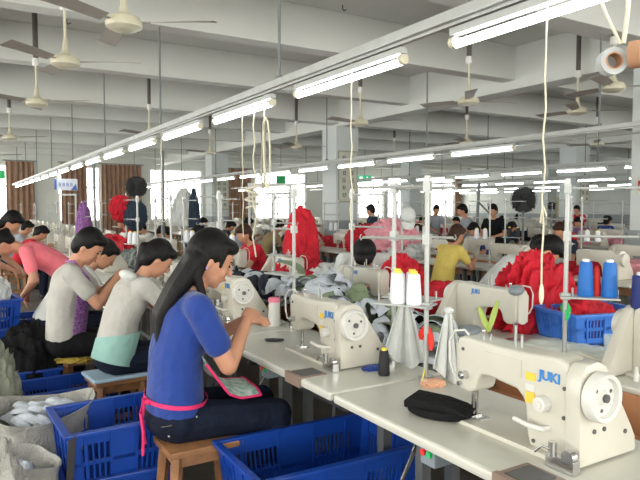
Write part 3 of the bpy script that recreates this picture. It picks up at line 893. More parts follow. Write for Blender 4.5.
def person(label, loc, rz, seat=0.45, lean=15, bend=20, look=0, handL=(0.5, 0.12, 0.85), handR=(0.5, -0.12, 0.85), shirt='whitecl', pants='denim',
           hairm='hair', hair='short', vox=0.011, standing=False, sleeve='short', scale=1.0, curl=0.7, near=False, roll=0, wide=1.0, legs=True, group=None):
    S = scale
    hz = (seat + 0.10) if not standing else 0.86 * S
    hip = Vector((0, 0, hz))
    Rt = Matrix.Rotation(R(lean), 3, 'Y')
    up = Rt @ Vector((0, 0, 1))
    fw = Rt @ Vector((1, 0, 0))
    mid = hip + up * 0.24 * S + fw * -0.015
    Rt2 = Matrix.Rotation(R(lean + 10), 3, 'Y')
    chest = mid + Rt2 @ Vector((0, 0, 0.15 * S))
    neck = mid + Rt2 @ Vector((0.0, 0, 0.28 * S))
    Rh = Matrix.Rotation(R(look), 3, 'Z') @ Matrix.Rotation(R(lean * 0.4 + bend), 3, 'Y') @ Matrix.Rotation(R(roll), 3, 'X')
    head = neck + Rh @ Vector((0.015, 0, 0.155 * S))
    shL = mid + Rt2 @ Vector((0.0, 0.165 * S * wide, 0.225 * S))
    shR = mid + Rt2 @ Vector((0.0, -0.165 * S * wide, 0.225 * S))
    b = MB()
    # skull, jaw, nose, ears
    b.ell(head, (0.092 * S, 0.076 * S, 0.105 * S), Rh, 20, 14)
    b.ell(head + Rh @ Vector((0.032, 0, -0.055)) * S, (0.056 * S, 0.056 * S, 0.062 * S), Rh)
    b.ell(head + Rh @ Vector((0.058, 0, -0.098)) * S, (0.022 * S, 0.024 * S, 0.018 * S), Rh)
    b.cap(head + Rh @ Vector((0.086, 0, 0.005)) * S, head + Rh @ Vector((0.103, 0, -0.032)) * S, 0.008 * S, 0.0125 * S, 8)
    for s in (-1, 1):
        b.ell(head + Rh @ Vector((-0.002, s * 0.077, -0.015)) * S, (0.017 * S, 0.008 * S, 0.029 * S), Rh, 10, 8)
        b.ell(head + Rh @ Vector((0.062, s * 0.034, -0.035)) * S, (0.024 * S, 0.022 * S, 0.022 * S), Rh, 10, 8)
    b.ell(head + Rh @ Vector((0.086, 0, -0.063)) * S, (0.010 * S, 0.022 * S, 0.010 * S), Rh, 10, 8)
    b.cap(neck - Rt2 @ Vector((0, 0, 0.06)), head + Rh @ Vector((-0.015, 0, -0.06)) * S, 0.055 * S, 0.048 * S)
    # torso
    def torso(mb, g):
        for i in range(15):
            t = i / 14
            if t < 0.5:
                c = hip.lerp(mid, t * 2); rr = Rt
            else:
                c = mid.lerp(chest, (t - 0.5) * 2); rr = Rt2
            w = 0.146 + 0.019 * max(0, 1 - t * 2.2) + 0.008 * max(0, t * 2 - 1)
            dp = 0.104 + 0.010 * max(0, 1 - t * 2.2) + 0.005 * max(0, t * 2 - 1)
            mb.ell(c, (dp * S + g, w * S * wide + g, 0.105 * S + g), rr)
        mb.ell(mid + Rt2 @ Vector((0, 0, 0.215 * S)), (0.075 * S + g, 0.155 * S * wide + g, 0.055 * S + g), Rt2)
        mb.cap(shL, shR, 0.052 * S + g, 0.052 * S + g)
    torso(b, -0.006)
    elb = []
    for s, sh, hd in ((1, shL, handL), (-1, shR, handR)):
        hd = Vector(hd)
        e, w = ik(sh, hd, 0.265 * S, 0.235 * S, (-0.35, s * 0.55, -0.8))
        elb.append((sh, e, w))
        b.cap(sh, e, 0.047 * S, 0.038 * S)
        b.cap(e, e.lerp(w, 0.35), 0.038 * S, 0.037 * S)
        b.cap(e.lerp(w, 0.35), w, 0.036 * S, 0.025 * S)
        d = (w - e).normalized()
        hand(b, w, (d + Vector((0.1, -s * 0.15, -0.1))).normalized(), Vector((0.1, -s * 0.75, -0.7)), S, curl, s)
    # legs
    legj = []
    if legs:
        for s in (1, -1):
            hj = hip + Vector((0.0, s * 0.085 * S, -0.02))
            if standing:
                kn = Vector((0.03, s * 0.10, 0.46 * S)); an = Vector((-0.02, s * 0.11, 0.08))
            else:
                kn = Vector((0.42 * S, s * 0.12, seat + 0.06)); an = Vector((0.40 * S, s * 0.11, 0.08))
            legj.append((hj, kn, an))
            b.cap(hj, kn, 0.078 * S, 0.055 * S)
            b.cap(kn, an, 0.052 * S, 0.036 * S)
            b.cap(an + Vector((-0.02, 0, -0.035)), an + Vector((0.13, 0, -0.045)), 0.035, 0.03)
    body = remesh(b, 'person', M['skin'], vox, 3)
    body.location = loc
    body.rotation_euler = (0, 0, rz)
    tag(body, label, 'person', group)
    # clothes
    c = MB()
    torso(c, 0.008)
    for sh, e, w in elb:
        if sleeve == 'short':
            c.cap(sh, sh.lerp(e, 0.62), 0.058 * S, 0.057 * S)
        else:
            c.cap(sh, e, 0.058 * S, 0.048 * S)
            c.cap(e, e.lerp(w, 0.9), 0.048 * S, 0.034 * S)
    remesh(c, 'shirt', M[shirt], vox, 16, body)
    if legs:
        c = MB()
        c.ell(hip - Vector((0, 0, 0.012)), (0.125 * S, 0.176 * S * wide, 0.108 * S), Rt)
        for hj, kn, an in legj:
            c.cap(hj, kn, 0.09 * S, 0.066 * S)
            c.cap(kn, an + Vector((0, 0, 0.01)), 0.064 * S, 0.05 * S)
        remesh(c, 'trousers', M[pants], vox, 4, body)
        c = MB()
        for hj, kn, an in legj:
            c2 = MB().cap(an + Vector((-0.025, 0, -0.032)), an + Vector((0.15, 0, -0.04)), 0.042, 0.037)
            remesh(c2, 'shoe', M['dark'], max(vox, 0.009), 2, body)
        c.bm.free()
    # hair
    h = MB()
    h.ell(head + Rh @ Vector((-0.020, 0, 0.022)) * S, (0.094 * S, 0.088 * S, 0.104 * S), Rh, 20, 14)
    h.ell(head + Rh @ Vector((-0.045, 0, -0.02)) * S, (0.066 * S, 0.080 * S, 0.085 * S), Rh)
    if hair == 'short':
        h.ell(head + Rh @ Vector((0.045, 0, 0.075)) * S, (0.05 * S, 0.07 * S, 0.035 * S), Rh)
    if hair in ('bob', 'long', 'pony'):
        h.ell(head + Rh @ Vector((0.045, 0.0, 0.072)) * S, (0.05 * S, 0.072 * S, 0.036 * S), Rh)
    if hair == 'bob':
        h.ell(head + Rh @ Vector((-0.05, 0, -0.075)) * S, (0.055 * S, 0.085 * S, 0.075 * S), Rh)
    if hair == 'pony':
        p = head + Rh @ Vector((-0.11, 0, 0.0))
        h.cap(p, p + Vector((-0.05, 0, -0.16)), 0.035, 0.02)
    if hair == 'long':
        p0 = head + Rh @ Vector((-0.055, 0, -0.03))
        bk = mid + Rt2 @ Vector((-0.105, 0, 0.17))
        pts = [p0, p0.lerp(bk, 0.5) + Vector((-0.015, 0, 0)), bk + Vector((-0.012, 0, 0)), bk + Vector((-0.02, 0, -0.13)), bk + Vector((-0.02, 0, -0.27)), bk + Vector((-0.02, 0, -0.36))]
        rad = [0.062, 0.050, 0.036, 0.030, 0.022, 0.010]
        for q in range(5):
            for yo in (-0.062, -0.035, 0, 0.035, 0.062):
                f0, f1 = 1 - 0.05 * q, 1 - 0.05 * (q + 1)
                h.cap(pts[q] + Vector((0, yo * f0, 0)), pts[q + 1] + Vector((0, yo * f1, 0)), rad[q] * 0.8, rad[q + 1] * 0.8, 10)
        # locks falling in front of the shoulder, beside the cheek
        for s in (-1, 1):
            l0 = head + Rh @ Vector((0.0, s * 0.078, 0.03))
            l1 = head + Rh @ Vector((-0.02, s * 0.088, -0.10))
            l2 = mid + Rt2 @ Vector((0.07, s * 0.10, 0.22))
            l3 = mid + Rt2 @ Vector((0.128, s * 0.09, 0.08))
            h.cap(head + Rh @ Vector((0.045, s * 0.066, 0.05)), head + Rh @ Vector((0.055, s * 0.070, -0.02)), 0.016, 0.007, 8)
            h.cap(l1, l2, 0.022, 0.018, 8); h.cap(l2, l3, 0.018, 0.008, 8)
            h.cap(head + Rh @ Vector((-0.045, s * 0.07, 0.02)), l1, 0.03, 0.022, 8)
    remesh(h, 'hair', M[hairm], vox, 2, body)
    if near:
        for s in (-1, 1):
            MB().ell(head + Rh @ Vector((0.084, s * 0.030, 0.0)) * S, (0.007, 0.013, 0.006), Rh, 10, 8).build('eye', M['eye'], body, smooth=True)
            MB().ell(head + Rh @ Vector((0.087, s * 0.031, 0.020)) * S, (0.005, 0.017, 0.003), Rh, 10, 8).build('eyebrow', M['hair'], body, smooth=True)
        MB().ell(head + Rh @ Vector((0.0945, 0, -0.063)) * S, (0.006, 0.018, 0.006), Rh, 10, 8).build('lips', M['lip'], body, smooth=True)
    body['_'] = 0
    del body['_']
    return body, dict(hip=hip, mid=mid, chest=chest, neck=neck, head=head, Rh=Rh, Rt=Rt, Rt2=Rt2, elb=elb, legj=legj, shL=shL, shR=shR)


# woman in royal blue
w1, J = person('woman in royal blue shirt with long black hair seated on a stool', (0.86, 2.74, 0), R(-6), seat=0.45, lean=5, bend=24, look=-14,
               handL=(0.36, 0.08, 0.93), handR=(0.33, -0.06, 0.95), shirt='bluecl', hair='long', vox=0.0065, near=True, curl=1.0, scale=1.10, wide=1.06)
hp = J['hip']; Rt = J['Rt']


def ring_band(name, m, parent, c, rx, ry, h, rot, th=0.004):
    mb = MB()
    seg = 40
    def fn(u, v):
        a = 2 * PI * u
        return c + rot @ Vector((rx * math.cos(a), ry * math.sin(a), (v - 0.5) * h))
    mb.grid(fn, seg, 1, th)
    return mb.build(name, m, parent, smooth=True)


ring_band('apron_waistband', M['hotpink'], w1, hp + Rt @ Vector((0.0, 0, 0.07)), 0.143, 0.196, 0.018, Rt)
m = MB()
bk = hp + Rt @ Vector((-0.138, -0.07, 0.07))
m.tube([bk, bk + Vector((-0.02, 0, 0.02)), bk + Vector((-0.03, 0.01, -0.05)), bk + Vector((-0.02, 0.01, -0.14)), bk + Vector((-0.025, 0.0, -0.24))], 0.007)
m.tube([bk, bk + Vector((-0.01, 0.02, 0.01)), bk + Vector((-0.02, 0.03, -0.08)), bk + Vector((-0.01, 0.03, -0.20))], 0.007)
m.ell(bk, 0.014)
m.build('apron_tie', M['hotpink'], w1, smooth=True)


def apron(u, v):
    # lap cloth from the waist over the thighs
    x = 0.10 + 0.27 * u
    y = (v - 0.5) * 0.40 * (1 - 0.25 * u)
    z = hp.z + 0.19 - 0.08 * min(1, u * 1.6) - 0.9 * abs(y) ** 2 - 0.02 * u + (0.005 * math.sin(v * 9) * u)
    if u < 0.4: z += (0.4 - u) * 0.25
    return Vector((x, y, z))


ap = MB().grid(apron, 12, 14, 0.004).build('apron', M['print'], w1, smooth=True)
MB().tube([apron(1, j / 14) for j in range(15)], 0.006).tube([apron(i / 12, 0) for i in range(13)], 0.006).tube([apron(i / 12, 1) for i in range(13)], 0.006).build('apron_binding', M['hotpink'], ap, smooth=True)
MB().ell(J['head'] + J['Rh'] @ Vector((0.0, -0.088, -0.045)), 0.006).build('earring', M['lilac'], w1)
MB().box(hp + Vector((-0.05, -0.185, 0.0)), (0.09, 0.004, 0.004)).ell(hp + Vector((0.06, -0.178, 0.02)), 0.006).ell(hp + Vector((-0.06, -0.175, -0.05)), 0.006).build('jeans_rivets', M['chrome'], w1)

# woman in cream shirt with mint apron
w2, J = person('woman in cream shirt and mint apron bent over her machine', (0.84, 3.90, 0), R(2), seat=0.475, lean=16, bend=34, look=-10,
               handL=(0.55, 0.10, 0.85), handR=(0.55, -0.10, 0.86), shirt='creamcl', hair='pony', vox=0.008, curl=0.9, scale=1.0, near=True)
hp = J['hip']
MB().grid(lambda u, v: hp + J['Rt'] @ Vector((math.cos(-1.0 - 2.0 * u) * 0.137 - 0.0, math.sin(-1.0 - 2.0 * u) * 0.185, -0.03 + v * (0.12 + 0.1 * (1 - u)))), 14, 6, 0.005).build('apron', M['mint'], w2, smooth=True)
MB().ell(J['head'] + J['Rh'] @ Vector((-0.105, 0, 0.0)), (0.02, 0.032, 0.032)).build('hair_tie', M['lilac'], w2, smooth=True)
m = MB()
nk = J['neck'] + J['Rt2'] @ Vector((-0.07, 0, -0.03))
MB().ell(nk, (0.05, 0.12, 0.035), J['Rt2']).build('hood', M['whitecl'], w2, smooth=True)

# man with purple apron
w3, J = person('man in cream shirt and purple print apron looking down at his hands', (0.66, 4.62, 0), R(-12), seat=0.46, lean=4, bend=36, look=-20,
               handL=(0.40, 0.10, 0.98), handR=(0.36, -0.06, 0.99), shirt='creamcl', pants='blackcl', hair='short', vox=0.008, curl=1.0, near=True, scale=1.06)
hp = J['hip']
MB().grid(lambda u, v: hp + J['Rt'] @ Vector((0.125 * math.cos((u - 0.5) * 2.4) + 0.012 + 0.02 * v, 0.16 * math.sin((u - 0.5) * 2.4), -0.05 + 0.40 * v)), 14, 8, 0.006).build('apron', M['purplecl'], w3, smooth=True)
MB().tube([J['neck'] + Vector((-0.05, 0, 0.01)), J['neck'] + Vector((0.0, -0.075, 0.015)), J['neck'] + Vector((0.09, -0.07, -0.10)), J['neck'] + Vector((0.12, -0.06, -0.2))], 0.010).build('apron_strap', M['purplecl'], w3, smooth=True)

# next worker in white, mostly seen from behind the man
w4, J = person('worker in white shirt seated behind the man with the purple apron', (0.66, 5.48, 0), R(-5), seat=0.46, lean=34, bend=30,
               handL=(0.55, 0.10, 0.88), handR=(0.55, -0.10, 0.90), shirt='whitecl', hair='short', vox=0.011, scale=1.05)
make_stool('wooden stool under the worker in white behind the purple-aproned man', (0.66, 5.48, 0), R(0))
# woman in pink bending over the crates
w5, J = person('woman in pink shirt bending forward over the stacked crates', (0.94, 5.98, 0), R(176), standing=True, lean=54, bend=44,
               handL=(0.42, 0.10, 0.72), handR=(0.38, -0.12, 0.70), shirt='pinkcl', hair='pony', vox=0.011, scale=1.0)
w6, J = person('dark-clothed worker at the left edge beside the woman in pink', (0.1, 7.3, 0), R(-20), standing=True, lean=38, bend=30,
               handL=(0.50, 0.10, 0.85), handR=(0.5, -0.12, 0.85), shirt='navycl', hair='bob', vox=0.013)
# bowed worker facing the camera
w7, J = person('bowed worker with round black hair behind the fabric heap', (3.20, 4.50, 0), R(232), seat=0.50, lean=30, bend=66,
               handL=(0.5, 0.10, 0.86), handR=(0.5, -0.10, 0.86), shirt='whitecl', hair='short', vox=0.010, scale=1.15)
make_stool('wooden stool under the bowed black-haired worker', (3.20, 4.50, 0), R(232))
w8, J = person('worker in white shirt bent low behind the red cloth', (3.55, 3.46, 0), R(-35), seat=0.60, lean=38, bend=50,
               handL=(0.5, 0.12, 0.83), handR=(0.5, -0.12, 0.83), shirt='whitecl', hair='short', vox=0.011, scale=1.05, wide=1.1)
make_stool('wooden stool under the white-shirted worker behind the red cloth', (3.55, 3.46, 0), R(-35))

# ---- prototypes for the farther workers (meshes shared, materials set per object)
pA, _ = person('x', (0, 0, -50), 0, lean=22, bend=25, vox=0.016, hair='short', handL=(0.5, 0.1, 0.86), handR=(0.5, -0.1, 0.86))
pB, _ = person('x', (0, 0, -50), 0, lean=30, bend=30, vox=0.016, hair='pony', handL=(0.5, 0.1, 0.86), handR=(0.5, -0.1, 0.86))
pC, _ = person('x', (0, 0, -50), 0, lean=14, bend=22, vox=0.016, hair='bob', handL=(0.45, 0.1, 0.9), handR=(0.45, -0.1, 0.86))
pS, _ = person('x', (0, 0, -50), 0, lean=6, bend=18, vox=0.016, hair='short', standing=True, handL=(0.35, 0.14, 1.0), handR=(0.35, -0.12, 0.95), scale=0.96)


def worker(proto, x, y, rz, shirt, label, hairm='hair', group=None):
    o = dup(proto, (x, y, 0), rz, label, group)
    for ch in o.children:
        nm = ch.name.split('.')[0]
        key = {'shirt': shirt, 'hair': hairm}.get(nm)
        if key:
            ch.material_slots[0].link = 'OBJECT'
            ch.material_slots[0].material = M[key]
    return o


def P(px, d):
    x = (px - 320) / F_PX * d
    return (x * math.cos(YAW) + d * math.sin(YAW), -x * math.sin(YAW) + d * math.cos(YAW))


X2, X3, X4, X5 = 5.06, 9.8, 14.0, 18.1
fw_list = [
    # row 2, camera side, backs towards the left of the picture
    (pC, 5.05, 5.55, 0, 'yellowcl', 'woman in yellow shirt with brown hair at the second row', 'hairb'),
    (pB, 5.02, 4.40, 4, 'greycl', 'woman in pale grey shirt leaning over the second row at right', 'hair'),
    (pC, 5.05, 9.2, 0, 'redcl', 'worker in red just right of the large pillar foot', 'hair'),
    (pA, 5.05, 10.5, 0, 'olivecl', 'worker in brown seated right of the two poles at left centre', 'hair'),
    (pC, 5.05, 11.7, 0, 'greycl', 'worker in grey seated beyond the worker in brown', 'hair'),
    (pB, 5.05, 13.0, 0, 'navycl', 'worker in navy at the far part of the second row', 'hair'),
    (pA, 5.05, 14.6, 0, 'bluecl', 'worker in blue at the foot of the far left pillar', 'hair'),
    # row 2, far side
    (pC, 7.55, 5.65, 185, 'navycl', 'brown-haired worker in dark navy on the far side of the second row', 'hairb'),
    (pA, 7.55, 7.2, 180, 'bluecl', 'worker in blue on the far side of the second row', 'hair'),
    (pB, 7.55, 8.5, 180, 'redcl', 'worker in red on the far side of the second row', 'hair'),
    # row 3
    (pA, 9.85, 6.2, 0, 'whitecl', 'worker in white at the third row behind the blue thread cones', 'hair'),
    (pC, 9.85, 7.6, 0, 'redcl', 'worker in red at the third row near the big black fan', 'hairb'),
    (pB, 9.85, 9.1, 0, 'navycl', 'worker in navy at the third row left of the black fan', 'hair'),
    (pA, 9.85, 10.4, 0, 'yellowcl', 'worker in yellow deep in the third row', 'hair'),
    (pC, 9.85, 14.0, 0, 'navycl', 'worker in navy deep in the third row by the windows', 'hair'),
    (pA, 9.85, 15.6, 0, 'redcl', 'worker in red deep in the third row by the windows', 'hair'),
    (pB, 9.85, 17.6, 0, 'greycl', 'worker in grey deepest in the third row', 'hair'),
    (pA, 12.3, 7.2, 180, 'navycl', 'worker in navy on the far side of the third row', 'hair'),
    (pC, 12.3, 8.8, 180, 'purplecl', 'worker in purple on the far side of the third row', 'hair'),
    (pA, 12.3, 12.6, 180, 'redcl', 'worker in red on the far side of the third row', 'hair'),
    (pC, 14.1, 9.6, 0, 'bluecl', 'worker in blue at the fourth row', 'hair'),
    (pA, 14.1, 13.2, 0, 'greycl', 'worker in grey at the fourth row', 'hair'),
    (pB, 14.1, 17.0, 0, 'redcl', 'worker in red at the fourth row near the windows', 'hair'),
    (pA, 18.1, 12.4, 0, 'navycl', 'worker in navy at the fifth row', 'hair'),
    (pC, 18.1, 16.0, 0, 'whitecl', 'worker in white at the fifth row', 'hair'),
    # row 1, further along
    (pB, 0.85, 10.9, 0, 'redcl', 'worker in red farther along the nearest row', 'hair'),
    (pA, 0.85, 12.3, 0, 'greycl', 'worker in grey farther along the nearest row', 'hair'),
    (pC, 0.85, 14.6, 0, 'redcl', 'distant worker in red near the left curtain', 'hair'),
    (pA, 0.85, 17.0, 0, 'navycl', 'distant worker in navy near the left curtain', 'hair'),
    (pA, 3.4, 5.7, 180, 'navycl', 'worker in navy facing the camera, behind the navy cloth pieces', 'hair'),
    (pC, 3.35, 7.0, 180, 'redcl', 'worker in red facing the camera behind the head of the woman in blue', 'hairb'),
    (pA, 3.35, 8.4, 180, 'blackcl', 'worker in black facing the camera beside the grey pole', 'hair'),
    (pB, 3.35, 9.9, 180, 'olivecl', 'worker in olive facing the camera near the cap stand', 'hair'),
    (pA, 3.35, 11.6, 180, 'whitecl', 'worker in white facing the camera far along the nearest row', 'hair'),
    (pC, 3.35, 13.4, 180, 'redcl', 'worker in red facing the camera far along the nearest row', 'hair'),
]
for pr, x, y, a, sh, lb, hm in fw_list:
    worker(pr, x, y, R(a), sh, lb, hm)
    sx = x
standers = [(P(470, 11.5), 150, 'greycl', 'person standing in grey shirt left of the black-haired standing person'),
            (P(496, 11.0), 200, 'blackcl', 'person standing in black beside the big black fan'),
            (P(434, 15.0), 250, 'greycl', 'person standing in grey behind the cap on the thread stand'),
            (P(377, 12.6), 120, 'navycl', 'person in navy standing to the right of the large pillar'),
            (P(579, 16.5), 190, 'redcl', 'person standing in red near the beige door')]
for (x, y), a, sh, lb in standers:
    worker(pS, x, y, R(a), sh, lb)
for p in (pA, pB, pC, pS):
    for ch in list(p.children): bpy.data.objects.remove(ch)
    bpy.data.objects.remove(p)

# stools of the farther workers
st = make_stool('x', (0, 0, -50))
for pr, x, y, a, sh, lb, hm in fw_list:
    row = 'second' if 5 < x < 8 else 'third' if 9 < x < 13 else 'fourth' if 13 < x < 17 else 'fifth' if x > 17 else 'nearest'
    sd = 'camera side' if a < 90 else 'far side'
    o = dup(st, (x, y, 0), R(a), 'wooden stool under a worker on the %s of the %s row, farther off' % (sd, row), 'worker stools on the %s of the %s row' % (sd, row))
for ch in list(st.children): bpy.data.objects.remove(ch)
bpy.data.objects.remove(st)


# ------------------------------------------------------------------ thread cones and stands
def cone(m, loc, label, h=0.135, r0=0.033, r1=0.025, core='spy', group=None):
    r = MB().lathe([(0.0, 0.0), (r0 * 0.9, 0.0), (r0, 0.008), (r1 * 1.05, h - 0.012), (r1 * 0.9, h - 0.006), (0, h - 0.006)], 20).build('thread_cone', M[m], smooth=40)
    MB().cyl((0, 0, 0.001), (0, 0, h + 0.006), r0 * 0.55, r1 * 0.6, seg=14).build('cone_core', M[core], r)
    r.location = loc
    tag(r, label, 'thread cone', group)
    return r


def make_stand(arm=1):
    """thread stand: pole, tray, two pairs of arms reaching +x of the pole"""
    r = empty('thread_stand')
    MB().cyl((0, 0, 0), (0, 0, 0.84), 0.0105, seg=12).build('stand_pole', M['rail'], r, smooth=40)
    MB().cyl((0, 0, 0), (0, 0, 0.02), 0.03, seg=16).build('stand_foot', M['chrome'], r)
    MB().box((arm * 0.10, 0, 0.32), (0.25, 0.13, 0.008)).box((0, 0, 0.32), (0.04, 0.04, 0.03)).cyl((arm * 0.03, 0, 0.32), (arm * 0.03, 0, 0.36), 0.005).cyl((arm * 0.22, 0, 0.32), (arm * 0.22, 0, 0.36), 0.005).build('cone_tray', M['rail'], r, bevel=0.002)
    for z in (0.60, 0.82):
        m = MB().cyl((0, 0, z), (arm * 0.30, 0.0, z), 0.006, seg=8).box((0, 0, z), (0.03, 0.03, 0.045))
        for q in (0.06, 0.24, 0.30):
            m.tube([(arm * q, 0, z), (arm * q, 0.02, z - 0.01), (arm * q, 0.03, z), (arm * q, 0.02, z + 0.012)], 0.003, 6)
        m.build('guide_arm', M['rail'], r)
    MB().box((0, 0, 0.84), (0.022, 0.022, 0.05)).build('pole_cap', M['white_pl'], r, bevel=0.003)
    return r


sA = make_stand()
sA.location = (1.70, 1.96, TZ); sA.rotation_euler = (0, 0, R(118)); tag(sA, 'steel thread stand holding white cones, red ribbon on its pole', 'thread stand')
sA2 = dup(sA, (1.76, 2.26, TZ), R(-70), 'steel thread stand just left of the red-ribboned stand')
sB = dup(sA, (2.44, 1.84, TZ), R(-50), 'steel thread stand holding blue cones, green ribbon on its pole')
# tray cones of A
def on_tray(stand, q, yo=0.0):
    a = stand.rotation_euler.z
    x, y = q, yo
    return (stand.location.x + x * math.cos(a) - y * math.sin(a), stand.location.y + x * math.sin(a) + y * math.cos(a), stand.location.z + 0.3245)


for i, (q, yo, lb) in enumerate([(0.045, 0.03, 'white thread cone right of the front pair, nearest the ribboned pole'), (0.115, 0.03, 'white thread cone left of the front pair on the ribboned stand'),
                                 (0.08, -0.035, 'white thread cone behind the gap of the front pair'), (0.15, -0.035, 'white thread cone at the back left of the ribboned stand')]):
    cone('spw', on_tray(sA, q, yo), lb)
cone('spb', on_tray(sB, 0.085), 'blue thread cone, left one on the stand over the blue crate', core='spw', h=0.165, r0=0.037, r1=0.026)
cone('spb', on_tray(sB, 0.185), 'blue thread cone, right one on the stand over the blue crate', core='spw', h=0.165, r0=0.037, r1=0.026)
cone('spr', on_tray(sB, 0.135, 0.03), 'red cone standing between the two blue thread cones', h=0.13, r0=0.02, r1=0.012, core='spr')
# more stands farther along
STANDS = []
for ri, (rn, X0) in enumerate(ROWS[:4]):
    for k in range(20):
        for side in (0, 1):
            y = N1 + PITCH * k + (0.55 if side == 0 else -0.35)
            x = X0 + 0.52 if side == 0 else X0 + 1.16
            if ri == 0 and y < (3.2 if side == 0 else 2.6): continue
            if ri > 1 and k % 2: continue
            if not in_view(x, y, 0.56) or y > 24: continue
            if ri == 0 and y > 8 and k % 3: continue
            sd = 'camera side' if side == 0 else 'far side'
            a = R(100 if side == 0 else -80)
            o = dup(sA, (x, y, TZ), a, 'steel thread stand far along on the %s of the %s row' % (sd, rn), 'thread stands on the %s of the %s row' % (sd, rn))
            col = rnd.choice(['spw', 'spw', 'spd', 'spw', 'spk', 'spw', 'spk', 'spr'])
            if (k * 7 + side * 3 + ri) % 3 == 0: continue
            if ri < 2 and 4.6 < y < 14:
                cname = {'spw': 'white', 'spd': 'dark blue', 'spk': 'black', 'spr': 'red'}[col]
                for q in (0.07, 0.2):
                    cone(col, on_tray(o, q), '%s thread cone on a farther stand, %s of the %s row' % (cname, sd, rn), group='%s cones on the %s of the %s row' % (cname, sd, rn))

# loose cones and small things on the near table
cone('spk', (1.60, 2.12, TZ + 0.0005), 'black thread cone with yellow tip standing on the tabletop', h=0.115, r0=0.026, r1=0.019)
cone('spd', (2.60, 1.57, TZ + 0.24), 'dark blue thread cone at the right edge', h=0.2, r0=0.045, r1=0.038, core='spw')
q = MB().cyl((0, 0, 0), (0, 0, 0.235), 0.012).cyl((0, 0, 0.23), (0, 0, 0.24), 0.05, seg=20).cyl((0, 0, 0), (0, 0, 0.01), 0.04, seg=20).build('cone_holder', M['rail'])
q.location = (2.60, 1.57, TZ); tag(q, 'small steel holder under the dark blue cone', 'cone holder')
b = MB().lathe([(0, 0), (0.037, 0), (0.038, 0.01), (0.036, 0.12), (0.034, 0.15), (0, 0.15)], 24).build('plastic_bottle', M['white_pl'], smooth=40)
b.location = (1.70, 3.38, TZ)
MB().lathe([(0, 0.148), (0.037, 0.148), (0.037, 0.172), (0.03, 0.176), (0, 0.176)], 24).build('bottle_lid', mat('pink_lid', (0.85, 0.22, 0.33), 0.4, var=0), b, smooth=40)
tag(b, 'white plastic bottle with pink lid on the sewing table', 'bottle')
sc = MB().tube([(-0.05, 0.0, 0.008), (-0.01, 0.012, 0.008), (0.03, 0.004, 0.008), (0.05, 0.0, 0.008)], 0.006).tube([(0.0, -0.02, 0.008), (-0.04, -0.018, 0.008), (-0.05, 0.0, 0.008)], 0.006).ell((0.0, -0.01, 0.006), (0.05, 0.02, 0.006))
s_ = sc.build('thread_snips', M['dark'], smooth=True); s_.location = (1.50, 2.98, TZ); s_.rotation_euler = (0, 0, R(-35))
tag(s_, 'small black thread snips lying before the woman in blue', 'snips')
cpo = MB().lathe([(0, 0), (0.028, 0), (0.036, 0.11), (0.033, 0.11), (0.026, 0.005), (0, 0.005)], 24).build('plastic_cup', M['cup'], smooth=40)
cpo.location = (2.74, 1.80, TZ); tag(cpo, 'translucent plastic cup beside the blue crate', 'cup')


# folded black cap: two curved layers folded over
def cap_fold():
    m = MB()
    def outer(u, v):
        a = (u - 0.5) * PI
        r = 0.5 - 0.5 * math.cos(PI * min(1, v * 1.0))
        x = (v - 0.5) * 0.21
        w = 0.075 * math.sqrt(max(0.02, 1 - (1.7 * (v - 0.46)) ** 2 * 0.6))
        return Vector((x, w * math.sin(a), 0.012 + 0.058 * math.cos(a) ** 0.6 * (0.7 + 0.3 * v) if math.cos(a) > 0 else 0.012))
    m.grid(outer, 16, 14, 0.008)
    return m


co = MB()
co.lathe([(0, 0.004), (0.088, 0.003), (0.100, 0.010), (0.102, 0.024), (0.094, 0.034), (0, 0.036)], 32, Matrix.Diagonal((1.15, 0.72, 1, 1)))
co.prism([(-0.11, 0.028), (-0.112, 0.05), (-0.095, 0.066), (0.02, 0.060), (0.085, 0.047), (0.118, 0.034), (0.115, 0.026)], 'y', -0.055, 0.055)
bc = co.build('folded_cap', M['blackcl'], bevel=0.010, smooth=60, bseg=3)
bc.location = (1.45, 1.60, TZ); bc.rotation_euler = (0, 0, R(-62))
tag(bc, 'folded black felt cap lying on the nearest tabletop', 'cap')


# ------------------------------------------------------------------ cloth heaps
def crumple(name, m, loc, size, seed, label, cat='cloth', amp=0.25, freq=1.5, parent=None, flat=True, sub=5, rz=0, hang=False):
    b = MB()
    bmesh.ops.create_icosphere(b.bm, subdivisions=sub, radius=1)
    off = Vector((seed * 3.1, seed * 1.7, seed * 0.9))
    for v in b.bm.verts:
        d = v.co.normalized()
        p = Vector((d.x * 1.35, d.y * 1.35, d.z * 0.55)) * freq + off
        q = Vector((noise.noise(p * 0.8), noise.noise(p * 0.8 + Vector((9, 2, 1))), noise.noise(p * .8 + Vector((3, 7, 5)))))
        rdg = 1 - abs(noise.noise(p + q * 1.5)) * 2
        rdg2 = 1 - abs(noise.noise(p * 2.3 + q * 2.0 + Vector((5, 5, 5)))) * 2
        rdg3 = 1 - abs(noise.noise(p * 5.0 + q * 3.0)) * 2
        r = 1 + amp * (rdg - 0.4) + amp * 0.5 * (rdg2 - 0.4) + amp * 0.16 * rdg3
        co_ = d * r
        z = co_.z
        if flat:
            z = max(z, -0.55)
            if z < -0.3:
                co_.x *= 1 + 0.2 * (-0.3 - z); co_.y *= 1 + 0.2 * (-0.3 - z)
        if hang:
            co_.x *= 0.75 + 0.35 * (0.5 - 0.5 * z); co_.y *= 0.75 + 0.35 * (0.5 - 0.5 * z)
        v.co = Vector((co_.x * size[0], co_.y * size[1], (z + (0.55 if flat else 0)) * size[2] / (1.55 if flat else 1)))
    o = b.build(name, m, parent, smooth=80)
    o.location = loc
    o.rotation_euler = (0, 0, rz)
    if not parent: tag(o, label, cat)
    return o


